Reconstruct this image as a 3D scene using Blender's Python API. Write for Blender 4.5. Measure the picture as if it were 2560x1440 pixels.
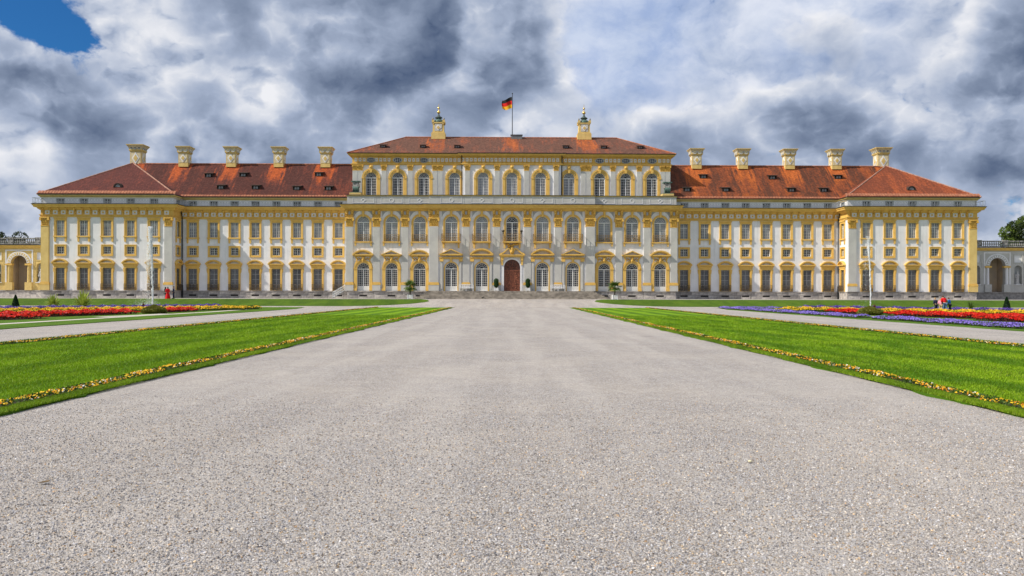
import bpy, math, random
import numpy as np
from mathutils import Vector, Matrix
from math import pi, sin, cos, radians

scene = bpy.context.scene
for o in list(bpy.data.objects):
    bpy.data.objects.remove(o)
COL = scene.collection
random.seed(7)
RNG = np.random.default_rng(11)

# ------------------------------------------------------------------ camera, light, exposure
FPX = 2133.3          # focal length in photo pixels (2560 wide)
EYE = 1.8             # eye height above the parterre
cam_d = bpy.data.cameras.new('camera')
cam_d.sensor_width = 36.0
cam_d.lens = 36.0 * FPX / 2560.0
cam_d.shift_y = 15.0 / 2560.0
cam_d.clip_start = 0.1
cam_d.clip_end = 6000
cam = bpy.data.objects.new('camera', cam_d)
COL.objects.link(cam)
cam.location = (0, 0, EYE)
cam.rotation_euler = (radians(90), 0, 0)
cam.matrix_world = Matrix.Translation((0, 0, EYE)) @ Matrix.Rotation(radians(90), 4, 'X') @ Matrix.Rotation(radians(0.12), 4, 'Z')
scene.camera = cam

SUN_DIR = Vector((12.7, 4.5, -12.2)).normalized()     # the way the light travels
sun_d = bpy.data.lights.new('sun', 'SUN')
sun_d.energy = 5.0
sun_d.angle = radians(0.6)
sun_d.color = (1.0, 0.93, 0.82)
sun = bpy.data.objects.new('sun', sun_d)
COL.objects.link(sun)
sun.rotation_euler = SUN_DIR.to_track_quat('-Z', 'Y').to_euler()
sun.location = (-60, -20, 80)

scene.render.engine = 'CYCLES'
scene.view_settings.view_transform = 'Standard'
scene.view_settings.look = 'None'
scene.view_settings.exposure = 0.06
scene.view_settings.gamma = 1.0
scene.view_settings.use_curve_mapping = False
scene.cycles.max_bounces = 6
scene.cycles.diffuse_bounces = 3
scene.cycles.glossy_bounces = 3
scene.cycles.transparent_max_bounces = 12
try:
    scene.cycles.use_denoising = True
    scene.cycles.denoiser = 'OPENIMAGEDENOISE'
except Exception:
    pass

# ------------------------------------------------------------------ node helpers
class NT:
    def __init__(self, tree):
        self.t = tree; self.n = tree.nodes; self.l = tree.links
    def node(self, kind, **kw):
        nd = self.n.new(kind)
        for k, v in kw.items():
            setattr(nd, k, v)
        return nd
    def put(self, sock, v):
        if v is None: return
        if isinstance(v, bpy.types.NodeSocket): self.l.new(v, sock)
        else: sock.default_value = v
    def math(self, op, a, b=None, c=None, clamp=False):
        nd = self.node('ShaderNodeMath', operation=op, use_clamp=clamp)
        self.put(nd.inputs[0], a); self.put(nd.inputs[1], b); self.put(nd.inputs[2], c)
        return nd.outputs[0]
    def vmath(self, op, a, b=None):
        nd = self.node('ShaderNodeVectorMath', operation=op)
        self.put(nd.inputs[0], a)
        if b is not None: self.put(nd.inputs[1], b)
        return nd.outputs['Value'] if op in ('DOT_PRODUCT', 'LENGTH', 'DISTANCE') else nd.outputs['Vector']
    def mix(self, f, a, b, blend='MIX'):
        nd = self.node('ShaderNodeMix', data_type='RGBA', blend_type=blend)
        self.put(nd.inputs[0], f); self.put(nd.inputs[6], a); self.put(nd.inputs[7], b)
        return nd.outputs[2]
    def noise(self, vec, scale, detail=4, rough=0.55, dist=0.0):
        nd = self.node('ShaderNodeTexNoise')
        self.put(nd.inputs['Vector'], vec)
        nd.inputs['Scale'].default_value = scale
        nd.inputs['Detail'].default_value = detail
        nd.inputs['Roughness'].default_value = rough
        nd.inputs['Distortion'].default_value = dist
        return nd.outputs['Fac']
    def smooth(self, v, lo, hi, a=0.0, b=1.0):
        nd = self.node('ShaderNodeMapRange', interpolation_type='SMOOTHSTEP')
        self.put(nd.inputs[0], v)
        for i, x in zip((1, 2, 3, 4), (lo, hi, a, b)): nd.inputs[i].default_value = x
        return nd.outputs[0]
    def ramp(self, f, stops, interp='LINEAR'):
        nd = self.node('ShaderNodeValToRGB')
        cr = nd.color_ramp; cr.interpolation = interp
        while len(cr.elements) < len(stops): cr.elements.new(0.5)
        for e, (p, c) in zip(cr.elements, stops):
            e.position = p; e.color = (*c[:3], 1)
        self.put(nd.inputs[0], f)
        return nd.outputs[0]

def c4(c): return (c[0], c[1], c[2], 1.0)

# ------------------------------------------------------------------ sky
world = bpy.data.worlds.new('World')
scene.world = world
world.use_nodes = True
world.node_tree.nodes.clear()
W = NT(world.node_tree)
geo_dir = W.node('ShaderNodeTexCoord').outputs['Generated']
def pix_dir(px, py):
    v = Vector((px - 1281, FPX, 735 - py)); v.normalize(); return v
sky = W.node('ShaderNodeTexSky', sky_type='NISHITA')
sky.sun_disc = False
sky.sun_elevation = radians(42.5)
sky.sun_rotation = math.atan2(-SUN_DIR.x, -SUN_DIR.y)
sky.air_density = 1.0
sky.dust_density = 0.3
sky.ozone_density = 3.0
# cumulus with bright rims and grey hearts over a paler high layer; the field is defined on directions all round
CLOUD = [(860, 150, 240, 0.30), (1150, 140, 180, 0.30), (1290, 110, 80, 0.25), (1290, 215, 65, 0.30), (545, 55, 110, 0.26), (1030, 310, 200, 0.16), (130, 280, 130, 0.40), (340, 290, 130, 0.30), (2540, 190, 140, 0.6), (2470, 330, 150, 0.30),
         (1960, 350, 190, 0.26), (1650, 340, 140, 0.16), (15, 505, 90, 0.30), (480, 370, 110, 0.2),
         (1570, 90, 175, -0.95), (1960, 70, 150, -0.34), (1700, 230, 90, -0.15), (1480, 230, 80, -0.22), (430, 130, 120, -0.22), (240, 90, 110, -0.15), (55, 400, 80, -0.45), (1890, 135, 80, -0.28), (2405, 430, 55, -0.45), (620, 240, 65, -0.35), (2300, 130, 110, -0.34), (230, 430, 80, -0.1)]
stretch = W.vmath('MULTIPLY', geo_dir, (1.0, 1.0, 1.35))
warp_n = W.node('ShaderNodeTexNoise')
W.put(warp_n.inputs['Vector'], stretch)
warp_n.inputs['Scale'].default_value = 10.0; warp_n.inputs['Detail'].default_value = 5; warp_n.inputs['Roughness'].default_value = 0.55
wv = W.vmath('SUBTRACT', warp_n.outputs['Color'], (0.5, 0.5, 0.5))
pos = W.vmath('ADD', stretch, W.vmath('MULTIPLY', wv, (0.05, 0.05, 0.05)))
wdir = W.vmath('ADD', geo_dir, W.vmath('MULTIPLY', wv, (0.075, 0.075, 0.06)))
def blob(px, py, r, amp):
    d = W.vmath('DISTANCE', wdir, tuple(pix_dir(px, py)))
    k = -(FPX / r) ** 2
    return W.math('MULTIPLY', W.math('EXPONENT', W.math('MULTIPLY', W.math('MULTIPLY', d, d), k)), amp)
def billow(p, scale, detail):
    """rounded lumps with creases between them: the inverse of a ridged fractal"""
    n = W.node('ShaderNodeTexNoise', noise_type='RIDGED_MULTIFRACTAL')
    W.put(n.inputs['Vector'], p)
    n.inputs['Scale'].default_value = scale; n.inputs['Detail'].default_value = detail; n.inputs['Roughness'].default_value = 0.62
    n.inputs['Offset'].default_value = 0.9; n.inputs['Gain'].default_value = 1.6
    return W.math('SUBTRACT', 1.0, W.math('MULTIPLY', n.outputs['Fac'], 0.5))
def field(p, det):
    return W.math('ADD', W.math('MULTIPLY', W.noise(p, 6.0, det, 0.52), 0.72), W.math('MULTIPLY', billow(p, 7.0, det - 3), 0.28))
f0 = field(pos, 9)
f1 = field(W.vmath('ADD', pos, (-0.014, -0.003, 0.026)), 8)
relief = W.math('MULTIPLY', W.math('SUBTRACT', f0, f1), 1.75)
fine = W.noise(pos, 20.0, 7, 0.62)
big = W.noise(pos, 3.3, 2, 0.5)
dens = W.math('ADD', W.math('MULTIPLY', W.math('SUBTRACT', f0, 0.50), 2.2), W.math('MULTIPLY', W.math('SUBTRACT', big, 0.34), 0.9))
for b in CLOUD: dens = W.math('ADD', dens, blob(*b))
high = W.math('ADD', W.math('ADD', 0.76, W.math('MULTIPLY', relief, 0.9)), W.math('MULTIPLY', W.math('SUBTRACT', fine, 0.5), 0.20))
core = W.smooth(dens, -0.04, 0.54, 0.83, 0.46)
core = W.math('ADD', core, W.math('ADD', relief, W.math('MULTIPLY', W.math('SUBTRACT', fine, 0.5), 0.18)))
tone = W.node('ShaderNodeMix', data_type='FLOAT')
W.put(tone.inputs[0], W.smooth(dens, -0.14, 0.06)); W.put(tone.inputs[2], high); W.put(tone.inputs[3], core)
tone = tone.outputs[0]
def srgb(r, g, b):
    return tuple(((x / 255 + 0.055) / 1.055) ** 2.4 for x in (r, g, b))
cloud_col = W.ramp(tone, [(0.10, srgb(66, 84, 116)), (0.30, srgb(100, 115, 142)), (0.45, srgb(132, 146, 171)), (0.60, srgb(164, 177, 201)),
                          (0.75, srgb(198, 206, 222)), (0.90, srgb(226, 229, 237)), (1.0, srgb(240, 241, 246))])
thin = W.math('ADD', W.math('ADD', blob(1580, 70, 220, 0.8), blob(2060, 50, 180, 0.55)), blob(1480, 150, 110, 0.35))
thin = W.math('MULTIPLY', W.math('MINIMUM', thin, 0.75), W.smooth(dens, 0.15, -0.15))
cloud_col = W.mix(thin, cloud_col, W.mix(W.smooth(fine, 0.3, 0.7), c4(srgb(160, 183, 226)), c4(srgb(200, 214, 240))))
# gaps of open blue
gap = W.math('ADD', W.math('ADD', blob(115, 62, 100, 1.4), blob(205, 100, 60, 0.6)), blob(20, 10, 120, 0.7))
gap = W.math('SUBTRACT', gap, 0.20)
gap = W.math('SUBTRACT', gap, W.math('MULTIPLY', W.math('ADD', W.math('SUBTRACT', f0, 0.5), W.math('MULTIPLY', W.math('SUBTRACT', fine, 0.5), 0.8)), 2.8))
gap = W.math('SUBTRACT', gap, W.math('ADD', blob(30, 175, 85, 0.85), blob(315, 60, 105, 0.6)))
open_f = W.smooth(gap, 0.36, 0.84)
bg_sky = W.node('ShaderNodeBackground'); bg_sky.inputs['Strength'].default_value = 0.085
W.put(bg_sky.inputs['Color'], W.mix(1.0, sky.outputs['Color'], (0.20, 0.60, 1.0, 1), 'MULTIPLY'))
bg_cl = W.node('ShaderNodeBackground'); bg_cl.inputs['Strength'].default_value = 0.95
W.put(bg_cl.inputs['Color'], cloud_col)
mx = W.node('ShaderNodeMixShader')
W.put(mx.inputs[0], open_f); W.l.new(bg_cl.outputs[0], mx.inputs[1]); W.l.new(bg_sky.outputs[0], mx.inputs[2])
wo = W.node('ShaderNodeOutputWorld'); W.l.new(mx.outputs[0], wo.inputs['Surface'])
try:
    world.cycles.sampling_method = 'MANUAL'
    world.cycles.sample_map_resolution = 512
except Exception:
    pass

# ------------------------------------------------------------------ materials
def pm(name, c1, c2=None, scale=3.0, rough=0.8, bump=0.0, bscale=30.0, streak=0.0, rand=0.0, metal=0.0, spec=0.3, detail=5, lo=0.35, hi=0.65, dirt=None):
    m = bpy.data.materials.new(name); m.use_nodes = True
    N = NT(m.node_tree)
    bs = N.n['Principled BSDF']
    tc = N.node('ShaderNodeTexCoord').outputs['Object']
    col = c4(c1)
    if c2 is not None:
        col = N.mix(N.smooth(N.noise(tc, scale, detail), lo, hi), c4(c1), c4(c2))
    if streak:
        st = N.noise(N.vmath('MULTIPLY', tc, (2.2, 2.2, 0.12)), 1.6, 5, 0.6)
        col = N.mix(N.math('MULTIPLY', N.smooth(st, 0.48, 0.75), streak), col, c4(dirt or (0.25, 0.24, 0.21)))
    if rand:
        r = N.node('ShaderNodeObjectInfo').outputs['Random']
        v = N.math('ADD', 1.0 - rand, N.math('MULTIPLY', r, 2 * rand))
        cc = N.node('ShaderNodeCombineColor')
        for i in range(3): N.put(cc.inputs[i], v)
        col = N.mix(1.0, col, cc.outputs[0], 'MULTIPLY')
    N.put(bs.inputs['Base Color'], col)
    bs.inputs['Roughness'].default_value = rough
    bs.inputs['Metallic'].default_value = metal
    bs.inputs['Specular IOR Level'].default_value = spec
    if bump:
        b = N.node('ShaderNodeBump'); b.inputs['Strength'].default_value = bump; b.inputs['Distance'].default_value = 0.02
        N.put(b.inputs['Height'], N.noise(tc, bscale, 6, 0.6))
        N.l.new(b.outputs[0], bs.inputs['Normal'])
    return m

M = {}
M['white'] = pm('white_stucco', (0.80, 0.795, 0.81), (0.73, 0.725, 0.735), 0.8, 0.85, 0.15, 12, streak=0.34, dirt=(0.50, 0.49, 0.48))
M['grey'] = pm('pale_grey_stucco', (0.54, 0.53, 0.495), (0.47, 0.46, 0.435), 0.9, 0.85, 0.15, 12, streak=0.30, dirt=(0.40, 0.39, 0.36))
M['midgrey'] = pm('mid_grey_stucco', (0.40, 0.41, 0.42), (0.34, 0.35, 0.36), 1.5, 0.85)
M['yellow'] = pm('ochre_stucco', (0.76, 0.49, 0.130), (0.68, 0.425, 0.105), 1.4, 0.75, 0.12, 16, streak=0.28, dirt=(0.36, 0.20, 0.05))
M['paleyellow'] = pm('pale_ochre_stucco', (0.72, 0.53, 0.20), (0.64, 0.46, 0.165), 1.2, 0.8, 0.12, 16, streak=0.25, dirt=(0.36, 0.25, 0.10))
M['gold'] = pm('gilded_ochre', (0.80, 0.50, 0.10), (0.46, 0.24, 0.04), 7.0, 0.6, 0.5, 14, spec=0.4)
M['orange'] = pm('orange_band', (0.62, 0.31, 0.07), (0.55, 0.27, 0.06), 2, 0.8)
M['stone'] = pm('plinth_stone', (0.50, 0.465, 0.42), (0.31, 0.285, 0.27), 2.2, 0.9, 0.5, 14, rand=0.28, streak=0.22, dirt=(0.16, 0.15, 0.15))
M['step'] = pm('step_stone', (0.36, 0.32, 0.27), (0.21, 0.185, 0.155), 1.6, 0.9, 0.4, 14, rand=0.12)
M['joint'] = pm('plinth_joint', (0.085, 0.08, 0.08), (0.05, 0.05, 0.05), 3, 0.95)
M['glass'] = pm('dark_glass', (0.012, 0.014, 0.02), None, rough=0.06, spec=0.5)
M['barglass'] = pm('barred_glass', (0.20, 0.205, 0.22), (0.33, 0.33, 0.335), 1.3, 0.12, spec=0.5, rand=0.30)
M['curtain'] = pm('curtained_glass', (0.22, 0.235, 0.27), (0.32, 0.335, 0.36), 1.0, 0.15, spec=0.5, rand=0.28)
M['palecurtain'] = pm('pale_curtained_glass', (0.20, 0.215, 0.235), (0.29, 0.305, 0.32), 0.9, 0.15, spec=0.5, rand=0.2)
M['sash'] = pm('white_sash', (0.70, 0.70, 0.68), None, rough=0.5)
M['greysash'] = pm('grey_sash', (0.40, 0.42, 0.43), None, rough=0.5)
M['grille'] = pm('grey_window_bars', (0.10, 0.095, 0.095), None, rough=0.55, spec=0.5)
M['iron'] = pm('wrought_iron', (0.055, 0.045, 0.035), None, rough=0.55, spec=0.5)
M['giltiron'] = pm('gilded_iron', (0.42, 0.24, 0.05), (0.07, 0.055, 0.04), 9, 0.5, spec=0.5)
M['blackmetal'] = pm('black_gutter', (0.02, 0.02, 0.022), None, rough=0.5)
M['copper'] = pm('green_copper', (0.12, 0.21, 0.17), (0.05, 0.07, 0.065), 4, 0.6, 0.3, 10)
M['darkcopper'] = pm('dark_copper', (0.045, 0.055, 0.055), (0.08, 0.12, 0.11), 4, 0.6)
M['leaf_gold'] = pm('gold_leaf', (0.75, 0.50, 0.14), None, rough=0.3, metal=0.8, spec=0.5)
M['lead'] = pm('grey_sheet_metal', (0.20, 0.21, 0.22), (0.14, 0.15, 0.16), 1.2, 0.45)
M['wood'] = pm('carved_door', (0.30, 0.095, 0.048), (0.09, 0.030, 0.018), 9, 0.5, 0.5, 9, spec=0.4)
M['darkwood'] = pm('carved_tympanum', (0.18, 0.060, 0.034), (0.06, 0.024, 0.018), 6, 0.5, 0.8, 9, spec=0.4)
M['white_paint'] = pm('white_paint', (0.78, 0.78, 0.80), None, rough=0.45)
M['brown_wall'] = pm('passage_wall', (0.52, 0.40, 0.27), (0.42, 0.34, 0.26), 0.7, 0.9)
M['marble'] = pm('weathered_marble', (0.58, 0.57, 0.56), (0.36, 0.35, 0.34), 6, 0.8, 0.3, 20)
M['greybal'] = pm('weathered_balustrade', (0.40, 0.39, 0.37), (0.12, 0.115, 0.11), 5, 0.9, 0.3, 16)
M['cream'] = pm('cream_stucco', (0.70, 0.60, 0.40), (0.58, 0.49, 0.31), 3, 0.85, streak=0.3, dirt=(0.34, 0.28, 0.18))
M['hatch'] = pm('hatch_wood', (0.055, 0.035, 0.025), (0.03, 0.022, 0.02), 5, 0.8)
M['hatchpane'] = pm('hatch_pane', (0.20, 0.21, 0.22), None, rough=0.1, spec=0.5)
M['rooftrim'] = pm('ridge_tile', (0.42, 0.17, 0.09), (0.26, 0.10, 0.06), 3, 0.8)
M['hiptrim'] = pm('mortared_hip_tile', (0.42, 0.25, 0.19), (0.30, 0.13, 0.09), 3, 0.8)

def roof_mat(name, moss_shade, x0=None, step=7.55, ridge=1.0, lichen=0.5, hot=(0.50, 0.125, 0.028), old=(0.20, 0.062, 0.035), dark=(0.085, 0.036, 0.026)):
    """clay tiles: rows and columns of tiles as relief and tone, weathering in patches that run down the slope, cloud shade painted into the left roofs; below each chimney the runoff keeps the tiles clean"""
    m = bpy.data.materials.new(name); m.use_nodes = True
    N = NT(m.node_tree); bs = N.n['Principled BSDF']
    tc = N.node('ShaderNodeTexCoord').outputs['Object']
    sx = N.node('ShaderNodeSeparateXYZ'); N.l.new(tc, sx.inputs[0])
    patch = N.noise(N.vmath('MULTIPLY', tc, (1.0, 0.35, 0.35)), 0.42, 6, 0.62, 0.3)
    run = N.noise(N.vmath('MULTIPLY', tc, (2.6, 0.25, 0.25)), 0.9, 6, 0.65)
    w = N.math('ADD', N.math('MULTIPLY', patch, 0.6), N.math('MULTIPLY', run, 0.4))
    w = N.math('ADD', N.math('MULTIPLY', N.math('SUBTRACT', w, 0.5), 2.3), 0.5 + moss_shade)
    w = N.math('ADD', w, N.math('MULTIPLY', N.math('SUBTRACT', N.noise(tc, 2.6, 6, 0.75), 0.5), 0.80))
    if x0 is not None:
        t = N.math('FRACT', N.math('ADD', N.math('DIVIDE', N.math('SUBTRACT', sx.outputs[0], x0), step), 0.5))
        d = N.math('MULTIPLY', N.math('ABSOLUTE', N.math('SUBTRACT', t, 0.5)), abs(step))
        d = N.math('ADD', d, N.math('MULTIPLY', N.math('SUBTRACT', run, 0.5), 4.2))
        fan = N.smooth(d, 0.9, 2.0, 0.46, 0.0)
        dep = N.math('SUBTRACT', ridge, sx.outputs[2])
        dep = N.math('ADD', dep, N.math('MULTIPLY', N.math('SUBTRACT', N.noise(tc, 0.8, 4, 0.6), 0.5), 3.0))
        fade = N.smooth(dep, 1.8, 4.6, 1.0, 0.25)
        w = N.math('SUBTRACT', w, N.math('MULTIPLY', fan, fade))
    col = N.ramp(w, [(0.24, hot), (0.40, (hot[0] * 0.72, hot[1] * 0.75, hot[2] * 0.9)), (0.54, old), (0.80, dark)])
    brick = N.node('ShaderNodeTexBrick')
    N.put(brick.inputs['Vector'], N.vmath('MULTIPLY', tc, (1.0, 0.0, 0.0)))
    cb = N.node('ShaderNodeCombineXYZ'); N.l.new(sx.outputs[0], cb.inputs[0]); N.l.new(sx.outputs[2], cb.inputs[1])
    N.l.new(cb.outputs[0], brick.inputs['Vector'])
    brick.inputs['Color1'].default_value = (0.66, 0.66, 0.66, 1); brick.inputs['Color2'].default_value = (1.30, 1.28, 1.26, 1)
    brick.inputs['Mortar'].default_value = (0.45, 0.42, 0.42, 1)
    brick.inputs['Scale'].default_value = 1.0; brick.inputs['Mortar Size'].default_value = 0.018
    brick.inputs['Brick Width'].default_value = 0.26; brick.inputs['Row Height'].default_value = 0.16
    brick.inputs['Bias'].default_value = 0.0
    col = N.mix(0.75, col, brick.outputs['Color'], 'MULTIPLY')
    sp = N.smooth(N.noise(tc, 5.5, 3, 0.7), 0.66, 0.74, 0.0, lichen)
    col = N.mix(sp, col, (0.42, 0.30, 0.24, 1))
    N.put(bs.inputs['Base Color'], col)
    bs.inputs['Roughness'].default_value = 0.85; bs.inputs['Specular IOR Level'].default_value = 0.2
    b = N.node('ShaderNodeBump'); b.inputs['Strength'].default_value = 0.7; b.inputs['Distance'].default_value = 0.04
    N.put(b.inputs['Height'], N.math('ADD', brick.outputs['Fac'], N.math('MULTIPLY', N.noise(tc, 6, 5), 0.8)))
    b.invert = True
    N.l.new(b.outputs[0], bs.inputs['Normal'])
    return m

# ------------------------------------------------------------------ mesh tools
class MB:
    def __init__(self):
        self.v = []; self.f = []; self.m = []; self.sm = []
    def add(self, vs, fs, m=0, smooth=False):
        b = len(self.v); self.v += [tuple(p) for p in vs]
        for f in fs:
            self.f.append([b + i for i in f]); self.m.append(m); self.sm.append(smooth)
    def quad(self, a, b, c, d, m=0): self.add([a, b, c, d], [[0, 1, 2, 3]], m)
    def box(self, x0, x1, y0, y1, z0, z1, m=0, taper=None):
        v = [(x0, y0, z0), (x1, y0, z0), (x1, y1, z0), (x0, y1, z0), (x0, y0, z1), (x1, y0, z1), (x1, y1, z1), (x0, y1, z1)]
        if taper is not None:
            cx, cy = (x0 + x1) / 2, (y0 + y1) / 2
            v = v[:4] + [(cx + (p[0] - cx) * taper, cy + (p[1] - cy) * taper, p[2]) for p in v[4:]]
        self.add(v, [[0, 3, 2, 1], [4, 5, 6, 7], [0, 1, 5, 4], [1, 2, 6, 5], [2, 3, 7, 6], [3, 0, 4, 7]], m)
    def prism(self, pts, y0, y1, m=0):
        """polygon in x,z pushed from y0 (front) to y1"""
        n = len(pts)
        v = [(x, y0, z) for x, z in pts] + [(x, y1, z) for x, z in pts]
        f = [list(range(n)), list(range(2 * n - 1, n - 1, -1))]
        f += [[i, n + i, n + (i + 1) % n, (i + 1) % n] for i in range(n)]
        self.add(v, f, m)
    def slab(self, pts, z0, z1, m=0):
        n = len(pts)
        v = [(x, y, z1) for x, y in pts] + [(x, y, z0) for x, y in pts]
        f = [list(range(n)), list(range(2 * n - 1, n - 1, -1))]
        f += [[i, n + i, n + (i + 1) % n, (i + 1) % n] for i in range(n)]
        self.add(v, f, m)
    def arch(self, cx, zc, ri, ro, y0, y1, m=0, a0=0.0, a1=pi, n=16, sz=1.0):
        v = []; f = []
        for i in range(n + 1):
            a = a0 + (a1 - a0) * i / n
            ca, sa = cos(a), sin(a) * sz
            v += [(cx + ri * ca, y0, zc + ri * sa), (cx + ro * ca, y0, zc + ro * sa), (cx + ro * ca, y1, zc + ro * sa), (cx + ri * ca, y1, zc + ri * sa)]
        for i in range(n):
            b = 4 * i
            for k in range(4):
                f.append([b + k, b + (k + 1) % 4, b + 4 + (k + 1) % 4, b + 4 + k])
        f += [[0, 1, 2, 3], [4 * n + 3, 4 * n + 2, 4 * n + 1, 4 * n]]
        self.add(v, f, m)
    def disc(self, cx, zc, r, y, m=0, n=16, a0=0.0, a1=2 * pi, zbot=None, sz=1.0):
        pts = [(cx + r * cos(a0 + (a1 - a0) * i / n), zc + r * sz * sin(a0 + (a1 - a0) * i / n)) for i in range(n + (0 if abs(a1 - a0 - 2 * pi) < 1e-6 else 1))]
        if zbot is not None: pts = [(cx + r, zbot)] + pts + [(cx - r, zbot)]
        self.add([(x, y, z) for x, z in pts], [list(range(len(pts)))], m)
    def tube(self, p0, p1, r0, r1=None, n=8, m=0, cap=True, smooth=True):
        r1 = r0 if r1 is None else r1
        p0 = Vector(p0); p1 = Vector(p1); d = (p1 - p0)
        if d.length < 1e-6: return
        d.normalize()
        a = d.orthogonal().normalized(); b = d.cross(a)
        v = []
        for p, r in ((p0, r0), (p1, r1)):
            v += [tuple(p + a * (r * cos(2 * pi * i / n)) + b * (r * sin(2 * pi * i / n))) for i in range(n)]
        self.add(v, [[i, (i + 1) % n, n + (i + 1) % n, n + i] for i in range(n)], m, smooth)
        if cap:
            self.add(v, [list(range(n - 1, -1, -1)), list(range(n, 2 * n))], m)
    def lathe(self, prof, c=(0, 0, 0), n=16, m=0, smooth=True, square=False):
        v = []; f = []
        for r, z in prof:
            for i in range(n):
                a = 2 * pi * (i + 0.5) / n
                k = 1.0
                if square: k = 1.0 / max(abs(cos(a)), abs(sin(a)))
                v.append((c[0] + r * k * cos(a), c[1] + r * k * sin(a), c[2] + z))
        for j in range(len(prof) - 1):
            for i in range(n):
                f.append([j * n + i, j * n + (i + 1) % n, (j + 1) * n + (i + 1) % n, (j + 1) * n + i])
        f.append(list(range(n - 1, -1, -1)))
        f.append([(len(prof) - 1) * n + i for i in range(n)])
        self.add(v, f, m, smooth)
    def sweep(self, path, prof, m=0, closed_profile=True):
        """profile (out, z) carried along a plan path; out is to the right of the way"""
        n = len(path); k = len(prof); v = []
        nrm = []
        for i in range(n - 1):
            dx, dy = path[i + 1][0] - path[i][0], path[i + 1][1] - path[i][1]
            l = math.hypot(dx, dy); nrm.append((dy / l, -dx / l))
        for i in range(n):
            if i == 0: o = nrm[0]; s = 1
            elif i == n - 1: o = nrm[-1]; s = 1
            else:
                a, b = nrm[i - 1], nrm[i]
                o = (a[0] + b[0], a[1] + b[1]); s = 2.0 / max(0.2, o[0] ** 2 + o[1] ** 2)
            for out, z in prof: v.append((path[i][0] + o[0] * s * out, path[i][1] + o[1] * s * out, z))
        f = []
        for i in range(n - 1):
            for j in range(k if closed_profile else k - 1):
                f.append([i * k + j, i * k + (j + 1) % k, (i + 1) * k + (j + 1) % k, (i + 1) * k + j])
        if closed_profile: f += [list(range(k)), list(range(n * k - 1, (n - 1) * k - 1, -1))]
        self.add(v, f, m)
    def mesh(self, name, mats):
        me = bpy.data.meshes.new(name)
        me.from_pydata(self.v, [], self.f)
        for m in (mats if isinstance(mats, (list, tuple)) else [mats]): me.materials.append(m)
        me.polygons.foreach_set('material_index', self.m)
        me.polygons.foreach_set('use_smooth', self.sm)
        me.update()
        return me

def newobj(name, me, parent=None, loc=(0, 0, 0), rotz=0.0):
    o = bpy.data.objects.new(name, me)
    COL.objects.link(o)
    o.location = loc; o.rotation_euler = (0, 0, rotz)
    if parent is not None: o.parent = parent
    return o
def tag(o, label=None, cat=None, group=None, kind=None):
    if label: o['label'] = label
    if cat: o['category'] = cat
    if group: o['group'] = group
    if kind: o['kind'] = kind
    return o
def empty(name, loc, rotz=0.0, label=None, cat=None, group=None):
    o = newobj(name, None, None, loc, rotz)
    o.empty_display_size = 0.5
    return tag(o, label, cat, group)

def bulk_mesh(name, verts, nper, mats, midx=None, smooth=False):
    """many loose n-gons at once: verts is (count*nper, 3)"""
    verts = np.ascontiguousarray(verts, dtype=np.float32).reshape(-1, 3)
    cnt = len(verts) // nper
    me = bpy.data.meshes.new(name)
    me.vertices.add(len(verts)); me.vertices.foreach_set('co', verts.ravel())
    me.loops.add(len(verts)); me.loops.foreach_set('vertex_index', np.arange(len(verts), dtype=np.int32))
    me.polygons.add(cnt)
    me.polygons.foreach_set('loop_start', np.arange(0, len(verts), nper, dtype=np.int32))
    try: me.polygons.foreach_set('loop_total', np.full(cnt, nper, dtype=np.int32))
    except Exception: pass
    for m in mats: me.materials.append(m)
    if midx is not None: me.polygons.foreach_set('material_index', np.asarray(midx, dtype=np.int32))
    me.update(calc_edges=True)
    me.validate()
    return me

def leaf_quads(pts, size, up=0.35, aspect=0.6, rng=RNG):
    """one small leaf-shaped quad (rhombus) at every point, freely turned"""
    n = len(pts)
    d = rng.normal(size=(n, 3)); d[:, 2] += up * 0.5
    d /= np.linalg.norm(d, axis=1, keepdims=True) + 1e-9
    e = rng.normal(size=(n, 3)); e -= d * np.sum(d * e, axis=1, keepdims=True)
    e /= np.linalg.norm(e, axis=1, keepdims=True) + 1e-9
    s = (size * rng.uniform(0.6, 1.3, n))[:, None]
    a = pts - d * s * 0.5; c = pts + d * s * 0.5
    b = pts + e * s * aspect * 0.5; dd = pts - e * s * aspect * 0.5
    return np.stack([a, b, c, dd], axis=1).reshape(-1, 3)

# ------------------------------------------------------------------ ground
def H(y):
    """terrain height: flat parterre, a bank that climbs to the palace terrace"""
    t = min(1.0, max(0.0, (y - 113.2) / (122.0 - 113.2)))
    t = t * t * (3 - 2 * t) * 0.5 + t * 0.5
    return 1.02 * t + 0.06 * min(1.0, max(0.0, (y - 122.0) / 4.0))

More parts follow.
